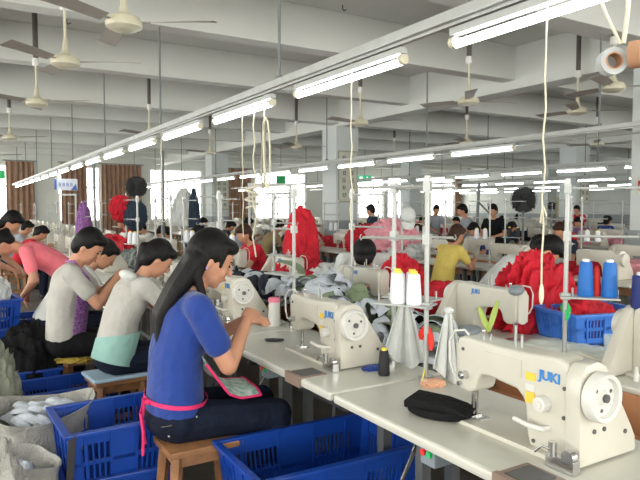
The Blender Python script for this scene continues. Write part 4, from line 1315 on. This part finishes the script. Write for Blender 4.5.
# red cloth on the table of the far-side machine, drawn towards the right
crumple('red_cloth_heap', M['redcl'], (3.05, 2.52, TZ), (0.24, 0.17, 0.40), 4, 'big crumpled red cloth heap on the table behind the sewing machine', sub=6, amp=0.34, freq=1.7)
crumple('red_cloth_strip', M['redcl'], (2.92, 3.15, TZ + 0.0), (0.20, 0.34, 0.20), 8, 'long red cloth strip left of the big red heap', sub=6)
crumple('red_cloth_bundle', M['redcl'], (3.05, 2.16, TZ + 0.02), (0.19, 0.12, 0.19), 5, 'red cloth inside the light blue crate')
MBt = MB().grid(lambda u, v: Vector((2.52 + 0.34 * u, 1.72 + 0.50 * v, TZ + 0.008 + 0.012 * abs(math.sin(u * 9 + v * 4)) * math.sin(PI * u) + 0.006 * math.sin(v * 12) ** 2)), 30, 30, 0.005)
tag(MBt.build('ivory_cloth', M['lightcl'], smooth=True), 'flat pale ivory cloth spread on the table under the blue crate edge', 'cloth')
crumple('red_cloth_heap', M['redcl'], (2.80, 3.50, TZ), (0.13, 0.20, 0.36), 70, 'red cloth heap right behind the white thread cones')
crumple('red_garments', M['redcl'], (3.05, 5.45, TZ), (0.17, 0.17, 0.70), 11, 'tall mound of red garments left of the large pillar', amp=0.16, freq=1.8)
crumple('red_cloth_heap', M['redcl'], (2.75, 4.95, TZ), (0.22, 0.34, 0.28), 12, 'low red cloth heap below the tall red garments')
crumple('red_cloth_heap', M['redcl'], (5.80, 7.45, TZ), (0.22, 0.40, 0.16), 13, 'red cloth heap under the pale pink cloth on the second row')
crumple('pink_cloth_heap', M['rosecl'], (5.70, 7.40, TZ + 0.10), (0.24, 0.50, 0.42), 14, 'pale pink cloth heap behind the white thread cones')
crumple('red_cloth_heap', M['redcl'], (5.9, 8.3, TZ), (0.3, 0.4, 0.42), 15, 'red cloth mound in front of the large pillar')
crumple('pink_cloth_heap', M['rosecl'], (6.3, 3.9, TZ), (0.30, 0.5, 0.16), 16, 'pale pink cloth pieces on the second row behind the blue cones')
crumple('pink_cloth_heap', M['rosecl'], (5.75, 4.75, TZ), (0.25, 0.3, 0.12), 17, 'pale pink cloth in front of the woman in yellow')
crumple('red_cloth_heap', M['redcl'], (5.9, 4.2, TZ), (0.2, 0.3, 0.15), 18, 'small red cloth heap at the right of the second row')
crumple('white_cloth_heap', M['whitecl'], (2.85, 4.60, TZ), (0.18, 0.2, 0.22), 19, 'white cloth beside the bowed black-haired worker')
crumple('white_cloth_heap', M['whitecl'], (5.8, 7.2, TZ), (0.25, 0.4, 0.25), 20, 'white cloth on the second row left of the pink heap')
crumple('red_cloth_heap', M['redcl'], (6.3, 11.3, TZ), (0.3, 0.6, 0.3), 21, 'red cloth heap far along the second row')
crumple('red_cloth_heap', M['redcl'], (2.1, 9.6, TZ - 0.1), (0.22, 0.8, 0.4), 22, 'red cloth heap far along the nearest row')

# heap of cap pieces in the trough: underlying scraps, then single pieces
def heap_h(y, x=2.1):
    h = 0.78 + 0.17 * math.exp(-((y - 3.5) / 0.75) ** 2) + 0.10 * math.exp(-((y - 4.9) / 0.6) ** 2)
    if y < 2.35: h -= (2.35 - y) * 0.45
    return h - 0.55 * (x - 2.10) ** 2


hm = MB().grid(lambda u, v: Vector((1.87 + 0.46 * u, 2.15 + 4.4 * v, heap_h(2.15 + 4.4 * v, 1.87 + 0.46 * u) - 0.07 + 0.05 * noise.noise(Vector((u * 4, v * 22, 1))))), 16, 90, 0.0)
tag(hm.build('fabric_scraps', M['scrap'], smooth=True), 'dark and green fabric scraps filling the trough under the cap pieces', 'scraps', kind='stuff')


def panel_mesh(m_out, m_in, L=0.17, Wd=0.12, bend=0.07, seed=0):
    pr = random.Random(seed)
    tw = pr.uniform(-0.5, 0.5)
    def fn(u, v):
        y = (u - 0.5) * L
        w = Wd * (math.sin(PI * (0.06 + 0.88 * u)) ** 0.55)
        x = (v - 0.5) * w
        z = bend * (1 - (2 * u - 1) ** 2) + bend * 0.6 * (1 - (2 * v - 1) ** 2) * (0.6 + tw * (u - 0.5)) + 0.006 * math.sin(v * 9 + u * 5)
        return Vector((x, y, z))
    mb = MB().grid(fn, 12, 8, 0.0035)
    me = mb.mesh('cap_piece', m_out, smooth=60)
    me.materials.append(m_in)
    nface = 12 * 8
    for i, p in enumerate(me.polygons):
        if i >= nface: p.material_index = 1
    return me


pm = [(panel_mesh(M['capwhite'], M['capgreen'], seed=1), 'white-backed green cap piece in the heap'), (panel_mesh(M['capgreen'], M['capwhite'], 0.2, 0.12, 0.08, 2), 'grey-green cap piece in the heap'),
      (panel_mesh(M['capwhite'], M['capwhite'], 0.22, 0.10, 0.05, 3), 'white cap piece in the heap'), (panel_mesh(M['blackcl'], M['capwhite'], 0.15, 0.12, 0.06, 4), 'black cap piece with pale lining in the heap')]
navy = [(panel_mesh(M['cap_navy'], M['capwhite'], 0.22, 0.13, 0.07, 5), 'navy cap piece in the left part of the heap'), (panel_mesh(M['cap_navy'], M['cap_navy'], 0.2, 0.12, 0.08, 6), 'dark cap piece in the left part of the heap')]
for i in range(230):
    y = rnd.uniform(2.25, 6.2)
    x = rnd.uniform(1.88, 2.32)
    left = y > 4.0 + rnd.uniform(-0.2, 0.5)
    if left: me, lb = navy[0 if rnd.random() < 0.45 else 1]
    else: me, lb = pm[rnd.choices([0, 1, 2, 3], [30, 30, 16, 24])[0]]
    o = bpy.data.objects.new('cap_piece', me)
    C.objects.link(o)
    o.location = (x, y, heap_h(y, x) - 0.035 + rnd.uniform(-0.03, 0.06))
    o.rotation_euler = (rnd.uniform(-1.2, 1.2), rnd.uniform(-1.0, 1.0), rnd.uniform(0, 6.28))
    if rnd.random() < 0.2: o.rotation_euler.x += PI
    s = rnd.uniform(0.75, 1.15)
    o.scale = (s, s, s)
    tag(o, lb + ' of the nearest row', 'cap piece', lb.replace('piece', 'pieces').replace(' in the', ' of the'))
# the pieces that stick out of the heap
for (x, y, z, rx, ry, rz, mi, s, lb) in [(2.06, 3.92, 0.98, 1.1, 0.2, 0.9, 0, 1.5, 'large white-backed green cap piece standing on top of the heap'),
                                          (2.12, 3.42, 0.95, 0.9, -0.5, 2.2, 1, 1.3, 'green cap piece standing upright in the middle of the heap'),
                                          (2.0, 3.15, 0.86, 0.3, 0.5, 1.2, 2, 1.4, 'long white cap piece across the front of the heap'),
                                          (1.98, 2.62, 0.76, 0.5, 0.4, 0.4, 0, 1.4, 'white cap piece low at the right end of the heap'),
                                          (2.02, 3.62, 0.90, 0.2, 0.6, 0.7, 2, 1.4, 'long white cap piece sloping below the upright green one'),
                                          (2.08, 2.85, 0.82, 0.8, 0.4, 2.6, 1, 1.4, 'curved green cap piece beside the white thread cones')]:
    o = bpy.data.objects.new('cap_piece', pm[mi][0]); C.objects.link(o)
    o.location = (x, y, z); o.rotation_euler = (rx, ry, rz); o.scale = (s, s, s)
    tag(o, lb, 'cap piece')

# farther trough heaps
for i, (ri, y, ln, mk, hh, cn) in enumerate([(0, 7.8, 1.2, 'scrap', 0.36, 'dark'), (0, 12.5, 1.6, 'whitecl', 0.34, 'white'), (1, 5.2, 0.6, 'whitecl', 0.30, 'white'), (1, 9.8, 1.0, 'redcl', 0.36, 'red'),
                                            (1, 13.2, 1.2, 'scrap', 0.36, 'dark'), (2, 7.4, 0.9, 'rosecl', 0.30, 'pink'), (2, 9.8, 1.0, 'blackcl', 0.36, 'black'), (2, 12.6, 1.2, 'redcl', 0.36, 'red'),
                                            (3, 10.2, 1.0, 'whitecl', 0.36, 'white'), (3, 14.0, 1.5, 'bluecl', 0.36, 'blue')]):
    X0 = ROWS[ri][1]
    crumple('cloth_heap', M[mk], (X0 + 0.84, y, 0.58), (0.18, ln, hh), 30 + i, '%s cloth heap in the trough of the %s row, %s' % (cn, ROWS[ri][0], 'farther along' if i % 2 else 'midway along'))

# ------------------------------------------------------------------ cloths hanging on the stand, ribbons
def hang_cloth(label, x, y, ztop, h, w, rz, m='lightcl'):
    b = MB()
    def fn(u, v):
        ww = 0.02 + (w - 0.02) * (v ** 0.8)
        a = (u - 0.5)
        return Vector((a * ww, 0.02 * math.sin(u * 16) * (0.3 + v) + 0.01, -h * v + 0.03 * v * math.cos(u * 5)))
    b.grid(fn, 24, 14, 0.004)
    o = b.build('hanging_cloth', M[m], smooth=True)
    o.location = (x, y, ztop); o.rotation_euler = (0, 0, rz)
    MB().ell((0, 0.01, 0.005), (0.022, 0.018, 0.016)).build('cloth_knot', M[m], o, smooth=True)
    tag(o, label, 'hanging cloth')


hang_cloth('white cloth hanging in a point below the white thread cones, left one', 1.745, 2.16, 1.075, 0.28, 0.19, R(-40), 'whitecl')
hang_cloth('white cloth hanging beside the red-ribboned pole, right one', 1.755, 1.88, 1.06, 0.27, 0.13, R(-25), 'whitecl')


def ribbon(label, m, loc, rz, s=1.0):
    b = MB()
    b.lathe([(0.012, -0.012), (0.017, 0), (0.012, 0.012)], 14)
    for (a, l, sw) in ((0.3, 0.12, 0.02), (-0.5, 0.16, -0.03), (2.6, 0.10, 0.03)):
        b.grid(lambda u, v: Vector((math.cos(a) * (0.015 + 0.014 * math.sin(u * 2.5)) + (v - 0.5) * 0.028 * (0.6 + math.sin(u * 3)), math.sin(a) * 0.02 + sw * u + 0.006 * math.sin(v * 6), -l * u)), 10, 4, 0.002)
    o = b.build('ribbon', M[m], smooth=True)
    o.location = loc; o.rotation_euler = (0, 0, rz); o.scale = (s, s, s)
    tag(o, label, 'ribbon')


ribbon('red ribbon tied round the steel pole', 'spr', (1.70, 1.96, 0.99), R(-20), 0.6)
ribbon('green ribbon tied round the pole of the blue cone stand', 'green', (2.44, 1.84, 1.05), R(-60), 0.5)
ribbon('yellow cloth tie around the foot of the red-ribboned pole', 'spy', (1.70, 1.96, 0.81), R(60), 0.55)
lf = MB()
for a, l in ((-0.40, 0.085), (0.28, 0.105)):
    lf.grid(lambda u, v: Vector((math.sin(a) * l * u + (v - 0.5) * 0.022 * math.sin(PI * (0.15 + 0.7 * u)), 0.0 + 0.004 * math.sin(v * 3), l * u)), 8, 4, 0.0015)
lo = lf.build('tape_tuft', M['leaf'], smooth=True)
lo.location = (1.53, 1.45, TZ + 0.315); lo.rotation_euler = (0, 0, R(-31))
tag(lo, 'yellow-green tape tuft sticking up from the nearest machine', 'tape')

# grey machine lamps on the back machines (oval shells)
for (x, y, z, lb, rz) in [(2.52, 2.20, TZ + 0.27, 'grey oval lamp shell on the arm of the middle machine', 30), (2.40, 2.43, TZ + 0.03, 'large grey oval pad lying at the near edge of the far table', 20)]:
    o = MB().ell((0, 0, 0.03), (0.085 if z > 0.9 else 0.12, 0.04 if z > 0.9 else 0.065, 0.028)).build('lamp_shell', M['pad'], smooth=True)
    o.location = (x, y, z - 0.0); o.rotation_euler = (0, 0, R(rz)); tag(o, lb, 'lamp shell')
    MB().cyl((0.05, 0, 0.0 if z < 0.9 else 0.02), (0.05, 0, 0.03), 0.008).build('lamp_neck', M['chrome'], o)
# thread line sagging to the right machine
tag(MB().tube([(2.46, 1.78, TZ + 0.06), (2.52, 1.66, TZ + 0.03), (2.58, 1.5, TZ + 0.05), (2.62, 1.35, TZ + 0.12)], 0.004).build('cord', M['rope'], smooth=True), 'white cord looping from the blue cone stand to the right edge', 'cord')
tag(MB().lathe([(0, 0), (0.012, 0), (0.013, 0.02), (0.005, 0.06), (0, 0.06)], 14).build('glue_nozzle', M['white_pl'], loc=(2.46, 1.50, TZ)), 'small white conical nozzle at the right edge of the far table', 'nozzle')
crumple('blue_tissue', M['capwhite'], (2.42, 1.70, TZ), (0.06, 0.05, 0.03), 44, 'crumpled white tissue at the foot of the blue cone stand')
crumple('peach_tissue', M['peach'], (1.68, 1.99 - 0.1, TZ), (0.05, 0.035, 0.025), 45, 'small peach cloth scrap at the foot of the ribboned pole')
crumple('blue_scrap', M['bluecl'], (1.62, 2.22, TZ), (0.055, 0.03, 0.02), 46, 'small blue cloth scrap behind the black thread cone')

# ------------------------------------------------------------------ hanging cords, tape rolls
def cordline(label, pts, r=0.006):
    tag(MB().tube(pts, r, 6).build('cord', M['rope'], smooth=True), label, 'cord')


def wig(x, y, z0, z1, n=14, a=0.008):
    return [(x + a * math.sin(i * 1.7), y + a * math.cos(i * 1.3), z0 + (z1 - z0) * i / n) for i in range(n + 1)]


cordline('long cream cord hanging at right, knotted above the red cloth', wig(2.05, 1.66, RAIL_Z + 0.08, 1.18, 20, 0.004), 0.004)
tag(MB().tube([(2.05, 1.66, 1.50), (2.065, 1.655, 1.46), (2.06, 1.65, 1.42), (2.04, 1.665, 1.43), (2.045, 1.66, 1.49)], 0.004, 6).ell((2.05, 1.66, 1.14), (0.010, 0.010, 0.045)).build('cord_pull', M['rope'], smooth=True), 'loop and knotted end of the cream cord above the red cloth', 'cord end')
cordline('thin cream cord hanging from the rail in front of the pillar', wig(2.05, 3.05, RAIL_Z + 0.08, 1.35, 16, 0.005), 0.004)
cordline('thin pale cord hanging left of the looped cords', wig(2.04, 4.62, RAIL_Z + 0.08, 1.25, 16, 0.004), 0.004)
cordline('cream cord hanging under the second tube light', wig(2.05, 4.42, RAIL_Z + 0.08, 1.1, 16, 0.012), 0.006)
lp = []
for i in range(40):
    t = i / 39
    a = t * 2 * PI * 3
    lp.append((2.05 + 0.02 * math.sin(a), 4.22 + 0.045 * math.sin(a * 0.5 + 0.4), RAIL_Z - 0.1 - 0.28 + 0.27 * math.cos(a)))
cordline('looped bundle of cream cord tied under the rail', [(2.05, 4.22, RAIL_Z + 0.08)] + lp, 0.007)
tag(MB().tube([(2.02 + 0.05 * math.cos(i * 0.7), 4.40 + 0.06 * math.sin(i * 0.7), 1.66 - 0.008 * i) for i in range(22)], 0.009, 6).build('cord_coil', M['rope'], smooth=True), 'coil of cream cord hanging at head height left of centre', 'cord')
cordline('thin pale cord hanging far left by the grey pole', wig(2.05, 6.9, RAIL_Z + 0.08, 1.3, 14, 0.004), 0.006)
# tape rolls tied at top right, hanging on two cords over the near aisle
tx, ty = 2.05, 1.33
cordline('left cream cord holding the tape rolls at top right', [(tx, ty + 0.14, RAIL_Z + 0.08), (tx - 0.01, ty + 0.06, 2.18), (tx, ty + 0.01, 2.07)], 0.006)
cordline('right cream cord holding the tape rolls at top right', [(tx, ty - 0.02, RAIL_Z + 0.08), (tx + 0.005, ty - 0.01, 2.18), (tx, ty, 2.07)], 0.009)
for i, (dx, dy, z, mk, lb) in enumerate([(-0.02, 0.03, 2.01, 'tapeclear', 'clear tape roll hanging at top right'), (0.03, -0.03, 2.03, 'brownc', 'brown tape roll at the top right edge')]):
    tr = MB().lathe([(0.030, -0.02), (0.048, -0.02), (0.048, 0.02), (0.030, 0.02), (0.030, -0.02)], 28, Matrix.Rotation(R(90), 4, 'X')).build('tape_roll', M[mk], smooth=40)
    tr.location = (tx + dx, ty + dy, z); tr.rotation_euler = (0, 0, R(-31 + 50 * i))
    MB().lathe([(0.0255, -0.021), (0.0305, -0.021), (0.0305, 0.021), (0.0255, 0.021), (0.0255, -0.021)], 28, Matrix.Rotation(R(90), 4, 'X')).build('tape_core', M['brownc'], tr)
    tag(tr, lb, 'tape roll')


# ------------------------------------------------------------------ pedestal fans, poles, signs
def ped_fan(label, x, y, zc, rad, rz, tilt=0):
    r = empty('pedestal_fan', (x, y, 0), rz)
    MB().lathe([(0, 0), (0.24, 0), (0.24, 0.03), (0.06, 0.06), (0, 0.06)], 24).build('fan_base', M['dark'], r, smooth=40)
    MB().cyl((0, 0, 0.05), (0, 0, zc - 0.05), 0.022).build('fan_pole', M['rod'], r)
    h = MB()
    h.lathe([(0, 0.07), (0.06, 0.06), (0.08, 0.0), (0.09, -0.02), (0.0, -0.02)], 20, Matrix.Translation((-0.06, 0, zc)) @ Matrix.Rotation(R(-90), 4, 'Y')).build('fan_motor', M['dark'], r, smooth=40)
    c = MB()
    for xx in (-0.03, 0.07):
        for q in range(5):
            rr = rad * (q + 1) / 5
            pts = [(xx * (1 - 0.3 * (rr / rad) ** 2), rr * math.cos(2 * PI * t / 28), zc + rr * math.sin(2 * PI * t / 28)) for t in range(29)]
            c.tube(pts, 0.004, 5)
        for q in range(20):
            a = 2 * PI * q / 20
            c.tube([(xx, 0.03 * math.cos(a), zc + 0.03 * math.sin(a)), (xx * 0.9, rad * 0.6 * math.cos(a), zc + rad * 0.6 * math.sin(a)), (xx * 0.7, rad * math.cos(a), zc + rad * math.sin(a))], 0.003, 4)
    c.build('fan_cage', M['dark'], r)
    MB().lathe([(0.0, 0.0), (rad * 0.93, 0.0), (rad * 0.96, 0.012), (rad * 0.96, 0.03), (rad * 0.90, 0.012), (0, 0.012)], 36, Matrix.Translation((-0.012, 0, zc)) @ Matrix.Rotation(R(90), 4, 'Y')).build('fan_backplate', M['dark'], r, smooth=40)
    for q in range(4):
        a = PI / 2 * q
        MB().grid(lambda u, v: Matrix.Rotation(a, 3, 'X') @ Vector((0.02 + (v - 0.5) * 0.04, (v - 0.5) * (0.1 + 0.22 * u), 0.04 + (rad - 0.07) * u)) + Vector((0, 0, zc)), 6, 4, 0.004).build('fan_blade', M['dark'], r, smooth=True)
    tag(r, label, 'fan')


x, y = P(137, 12.5); ped_fan('black pedestal fan in front of the brown curtain at left', x, y, 1.49 + 21 * 12.5 / F_PX, 0.21, R(-100))
x, y = P(523, 10.6); ped_fan('large black pedestal fan right of the standing people', x, y, 1.49 + 8 * 10.6 / F_PX, 0.22, R(-120))
x, y = P(551, 18.0); ped_fan('small distant black pedestal fan before the beige door', x, y, 1.55, 0.11, R(-120))
x, y = P(163, 9.6)
tag(MB().cyl((x, y, 0), (x, y, 2.38), 0.03, seg=14).build('steel_pole', M['rod']), 'dark grey steel pole behind the woman in blue at left', 'pole')
x, y = P(95, 11.0)
tag(MB().cyl((x, y, 0), (x, y, 2.3), 0.025, seg=14).build('steel_pole', M['rod']), 'dark steel pole by the window left of the red cap', 'pole')
x, y = P(475, 12.5)
tag(MB().cyl((x, y, 0), (x + 0.1, y, 2.0), 0.03, seg=14).cyl((x + 0.1, y, 1.6), (x + 0.45, y - 0.2, 1.2), 0.018).build('steel_pole', M['rod']), 'dark leaning pole beside the person standing in grey', 'pole')
# banner
x, y = P(67, 14.5)
bn = MB().box((0, 0, 0), (0.5, 0.01, 0.27)).build('hanging_banner', M['banner']); bn.location = (x, y, 1.49 + 22 * 14.5 / F_PX + 0.03); bn.rotation_euler = (0, 0, R(-8))
MB().box((-0.23, -0.007, 0), (0.05, 0.004, 0.25)).prism([(0.10, -0.13), (0.24, -0.13), (0.21, 0.02)], 'y', -0.009, -0.005).build('banner_panel', M['bannerb'], bn)
m = MB()
for i in range(4):
    cx = -0.14 + 0.085 * i
    for q in range(3): m.box((cx, -0.007, 0.035 - 0.035 * q), (0.05, 0.003, 0.009))
    m.box((cx - 0.012, -0.007, 0.0), (0.009, 0.003, 0.09)).box((cx + 0.015, -0.007, -0.01), (0.009, 0.003, 0.07))
m.build('banner_lettering', M['bannerb'], bn)
MB().cyl((-0.2, 0, 0.13), (-0.2, 0, CZ - bn.location.z), 0.004, seg=6).cyl((0.2, 0, 0.13), (0.2, 0, CZ - bn.location.z), 0.004, seg=6).build('banner_cord', M['rope'], bn)
tag(bn, 'white banner with blue edge and lettering hanging at left', 'banner')
# exit signs
for (px, d, z, w, h, lb) in [(364.5, 22.0, 1.49 + 29 * 22 / F_PX, 0.48, 0.24, 'green and white lit exit sign right of the large pillar'), (281, 20.0, 1.49 + 28 * 20 / F_PX, 0.3, 0.26, 'dark green hanging sign left of the large pillar'),
                             (1, 22.0, 1.49 + 33 * 22 / F_PX, 0.35, 0.3, 'green sign at the left edge above the curtain')]:
    x, y = P(px, d)
    s_ = MB().box((0, 0, 0), (w, 0.05, h)).build('exit_sign', M['exit'] if px > 300 else M['green'])
    s_.location = (x, y, z); s_.rotation_euler = (0, 0, R(-20))
    if px > 300:
        MB().box((-w * 0.28, -0.027, 0), (w * 0.25, 0.004, h * 0.6)).ell((w * 0.18, -0.027, h * 0.22), (0.025, 0.003, 0.025)).box((w * 0.17, -0.027, 0), (0.03, 0.004, h * 0.3)).box((w * 0.25, -0.027, -h * 0.2), (0.07, 0.004, 0.02)).build('sign_pictogram', M['exitw'], s_)
    MB().cyl((0, 0, h / 2), (0, 0, CZ - z), 0.008, seg=6).build('sign_rod', M['rod'], s_)
    tag(s_, lb, 'sign')

# shop-floor racks: white frames above tables, left centre
def rack(label, px, d, w, h, ztop):
    x, y = P(px, d)
    r = empty('steel_rack', (x, y, 0), R(-25))
    for s in (-1, 1): MB().box((s * w / 2, 0, ztop / 2), (0.03, 0.03, ztop)).build('rack_post', M['rail'], r)
    MB().box((0, 0, ztop), (w + 0.04, 0.035, 0.035)).build('rack_crossbar', M['rail'], r)
    tag(r, label, 'rack')


rack('white steel frame standing before the left curtain', 68, 13.5, 0.35, 1, 1.78)
rack('white steel frame with a crossbar left of the large pillar', 270, 8.2, 0.55, 1, 1.80)

# caps and garments hung on stands
def baseball_cap(label, m, x, y, z, rz, s=1.0, tilt=0):
    c = MB()
    c.ell((0, 0, 0), (0.095, 0.08, 0.075))
    bmesh.ops.bisect_plane(c.bm, geom=c.bm.verts[:] + c.bm.edges[:] + c.bm.faces[:], plane_co=(0, 0, -0.01), plane_no=(0, 0, -1), clear_outer=True)
    o = c.build('baseball_cap', M[m], smooth=True)
    md = o.modifiers.new('solid', 'SOLIDIFY'); md.thickness = 0.004
    MB().grid(lambda u, v: Vector((0.075 + 0.085 * u * math.cos((v - 0.5) * 1.4), (v - 0.5) * 0.15 * (1 - 0.25 * u), -0.01 - 0.02 * u + 0.02 * math.cos((v - 0.5) * 3))), 6, 10, 0.004).build('cap_visor', M[m], o, smooth=True)
    o.location = (x, y, z); o.rotation_euler = (tilt, R(70), rz); o.scale = (s, s, s)
    tag(o, label, 'cap')


x, y = P(408, 6.4); baseball_cap('white baseball cap hung up between the two stand poles', 'whitecl', x, y, 1.49 - 7 * 6.4 / F_PX, R(-110), 1.0)
tag(MB().cyl((x, y + 0.1, 0), (x, y + 0.1, 1.55), 0.012, seg=8).cyl((x, y + 0.1, 1.5), (x, y + 0.02, 1.5), 0.006, seg=6).build('cap_post', M['rail']), 'thin steel post the white cap hangs on', 'post')
x, y = P(121, 9.2)
crumple('red_garment', M['redcl'], (x, y, 1.48), (0.15, 0.08, 0.40), 51, 'bright red cap cloth hung at left in front of the curtain', flat=False).scale = (1, 1, 0.45)
crumple('dark_garment', M['navycl'], (x + 0.2, y - 0.05, 1.38), (0.16, 0.08, 0.42), 52, 'dark garment hanging right of the red one at left', flat=False).scale = (1, 1, 0.5)
tag(MB().cyl((x + 0.1, y + 0.09, 0), (x + 0.1, y + 0.09, 1.72), 0.014, seg=8).cyl((x - 0.15, y + 0.06, 1.62), (x + 0.35, y + 0.06, 1.55), 0.010, seg=8).build('garment_post', M['rail']), 'steel post holding the red and dark garments at left', 'post')
x, y = P(184, 9.8)
crumple('white_garment', M['whitecl'], (x, y, 1.20), (0.20, 0.09, 0.55), 53, 'white garment draped over a post before the windows', hang=True, flat=True)
crumple('grey_garment', M['navycl'], (x + 0.14, y - 0.08, 1.18), (0.09, 0.08, 0.57), 54, 'dark garment hanging beside the white draped garment', hang=True, flat=True)
tag(MB().cyl((x, y + 0.12, 0), (x, y + 0.12, 1.80), 0.014, seg=8).build('garment_post', M['rail']), 'steel post holding the white draped garment', 'post')
x, y = P(84, 10.0)
crumple('purple_garment', M['purplecl'], (x, y, 1.05), (0.12, 0.10, 0.5), 55, 'purple garment hanging behind the head of the purple-aproned man', hang=True)
tag(MB().cyl((x, y + 0.13, 0), (x, y + 0.13, 1.6), 0.014, seg=8).build('garment_post', M['rail']), 'steel post holding the purple garment', 'post')

# ------------------------------------------------------------------ sacks and bags at lower left
def sack(name, m, loc, rx, ry, h, label, seed, fill=None, rz=0):
    b = MB()
    def fn(u, v):
        a = 2 * PI * u
        bul = 0.80 + 0.22 * math.sin(PI * (0.15 + 0.55 * v))
        if v > 0.9: bul += 0.10 * (v - 0.9) / 0.1
        wob = 1 + 0.07 * noise.noise(Vector((math.cos(a) * 2 + seed, math.sin(a) * 2, v * 3))) + 0.03 * math.sin(a * 5 + seed + v * 3)
        z = h * v * (1 + 0.07 * math.sin(a * 2 + seed) * v)
        return Vector((rx * bul * wob * math.cos(a), ry * bul * wob * math.sin(a), z))
    b.grid(fn, 48, 16, 0.004)
    bmesh.ops.remove_doubles(b.bm, verts=b.bm.verts[:], dist=0.0005)
    b.cyl((0, 0, 0.0), (0, 0, 0.012), min(rx, ry) * 0.8, seg=32)
    o = b.build(name, M[m], smooth=80)
    o.location = loc; o.rotation_euler = (0, 0, rz)
    tag(o, label, 'sack')
    return o


sx_, sy_ = 0.36, 3.36
sk = sack('woven_sack', 'sack', (sx_, sy_, 0), 0.25, 0.24, 0.50, 'open white woven sack full of white cap pieces', 2)
m = MB()
for i in range(5):
    m.box((-0.12 + 0.045 * i, -0.215 + 0.004 * i, 0.36 - 0.01 * i), (0.03, 0.012, 0.03))
m.build('sack_print', mat('faded_red_print', (0.42, 0.12, 0.10), 0.8), sk)
for i in range(44):
    a, rr = rnd.uniform(0, 6.28), rnd.uniform(0, 0.15)
    o = bpy.data.objects.new('cap_piece', pm[2][0]); C.objects.link(o)
    o.location = (sx_ + rr * math.cos(a), sy_ + rr * math.sin(a), 0.39 + rnd.uniform(0, 0.05))
    o.rotation_euler = (rnd.uniform(-0.4, 0.4) + 0.6, rnd.uniform(-0.4, 0.4), rnd.uniform(0.3, 1.4)); o.scale = (0.7, 0.7, 0.7)
    tag(o, 'white curved cap piece inside the open woven sack', 'cap piece', 'white cap pieces in the sack')
fl = MB().lathe([(0, 0), (0.17, 0), (0.19, 0.1), (0.19, 0.35), (0, 0.37)], 24).build('sack_filling', M['capwhite'], loc=(sx_, sy_, 0.02), smooth=True)
tag(fl, 'packed white pieces filling the woven sack', 'scraps', kind='stuff')
s2 = sack('plastic_bag', 'sack', (0.22, 2.86, 0), 0.15, 0.14, 0.40, 'white plastic bag with yellow patches below the crate stack', 5)
MB().box((0.04, -0.128, 0.33), (0.09, 0.012, 0.05)).box((0.05, -0.125, 0.22), (0.09, 0.012, 0.07)).build('yellow_patch', M['spy'], s2)
crumple('cloth_lump', M['capwhite'], (0.22, 2.86, 0.16), (0.09, 0.09, 0.22), 61, 'white stuff inside the plastic bag with yellow patches')
crumple('cloth_bundle', M['bundle'], (0.14, 3.98, 0.0), (0.17, 0.22, 0.70), 62, 'large grey-olive cloth bundle at the left edge')
crumple('cloth_bundle', M['sack'], (0.10, 2.52, 0.0), (0.12, 0.10, 0.60), 63, 'pale crumpled cloth bundle at the bottom left corner')
crumple('black_bag', M['blackcl'], (0.44, 4.70, 0.14), (0.22, 0.15, 0.50), 64, 'black bag slumped over the blue crate', cat='bag')
stp = MB().grid(lambda u, v: Vector((0.40 - 0.04 * u + 0.03 * v, 2.735 - 0.03 * u, 0.52 - 0.50 * u + 0.02 * math.sin(u * 4))), 12, 1, 0.005).build('bag_strap', M['dark'])
tag(stp, 'black strap hanging over the corner of the upper blue crate', 'strap')
o = crumple('mustard_cloth', M['mustard'], (0.80, 4.68, 0.40), (0.20, 0.17, 0.09), 65, 'mustard cloth draped over the wooden stool')
crumple('tissue_roll', M['whitecl'], (0.30, 5.62, 0.74), (0.09, 0.08, 0.18), 66, 'white bottle-like bundle on the crates at the left edge')
tag(MB().box((0.22, 5.72, 0.80), (0.12, 0.1, 0.1)).build('brown_box', M['brownc'], bevel=0.006), 'small brown box on top of the left-edge crate stack', 'box')
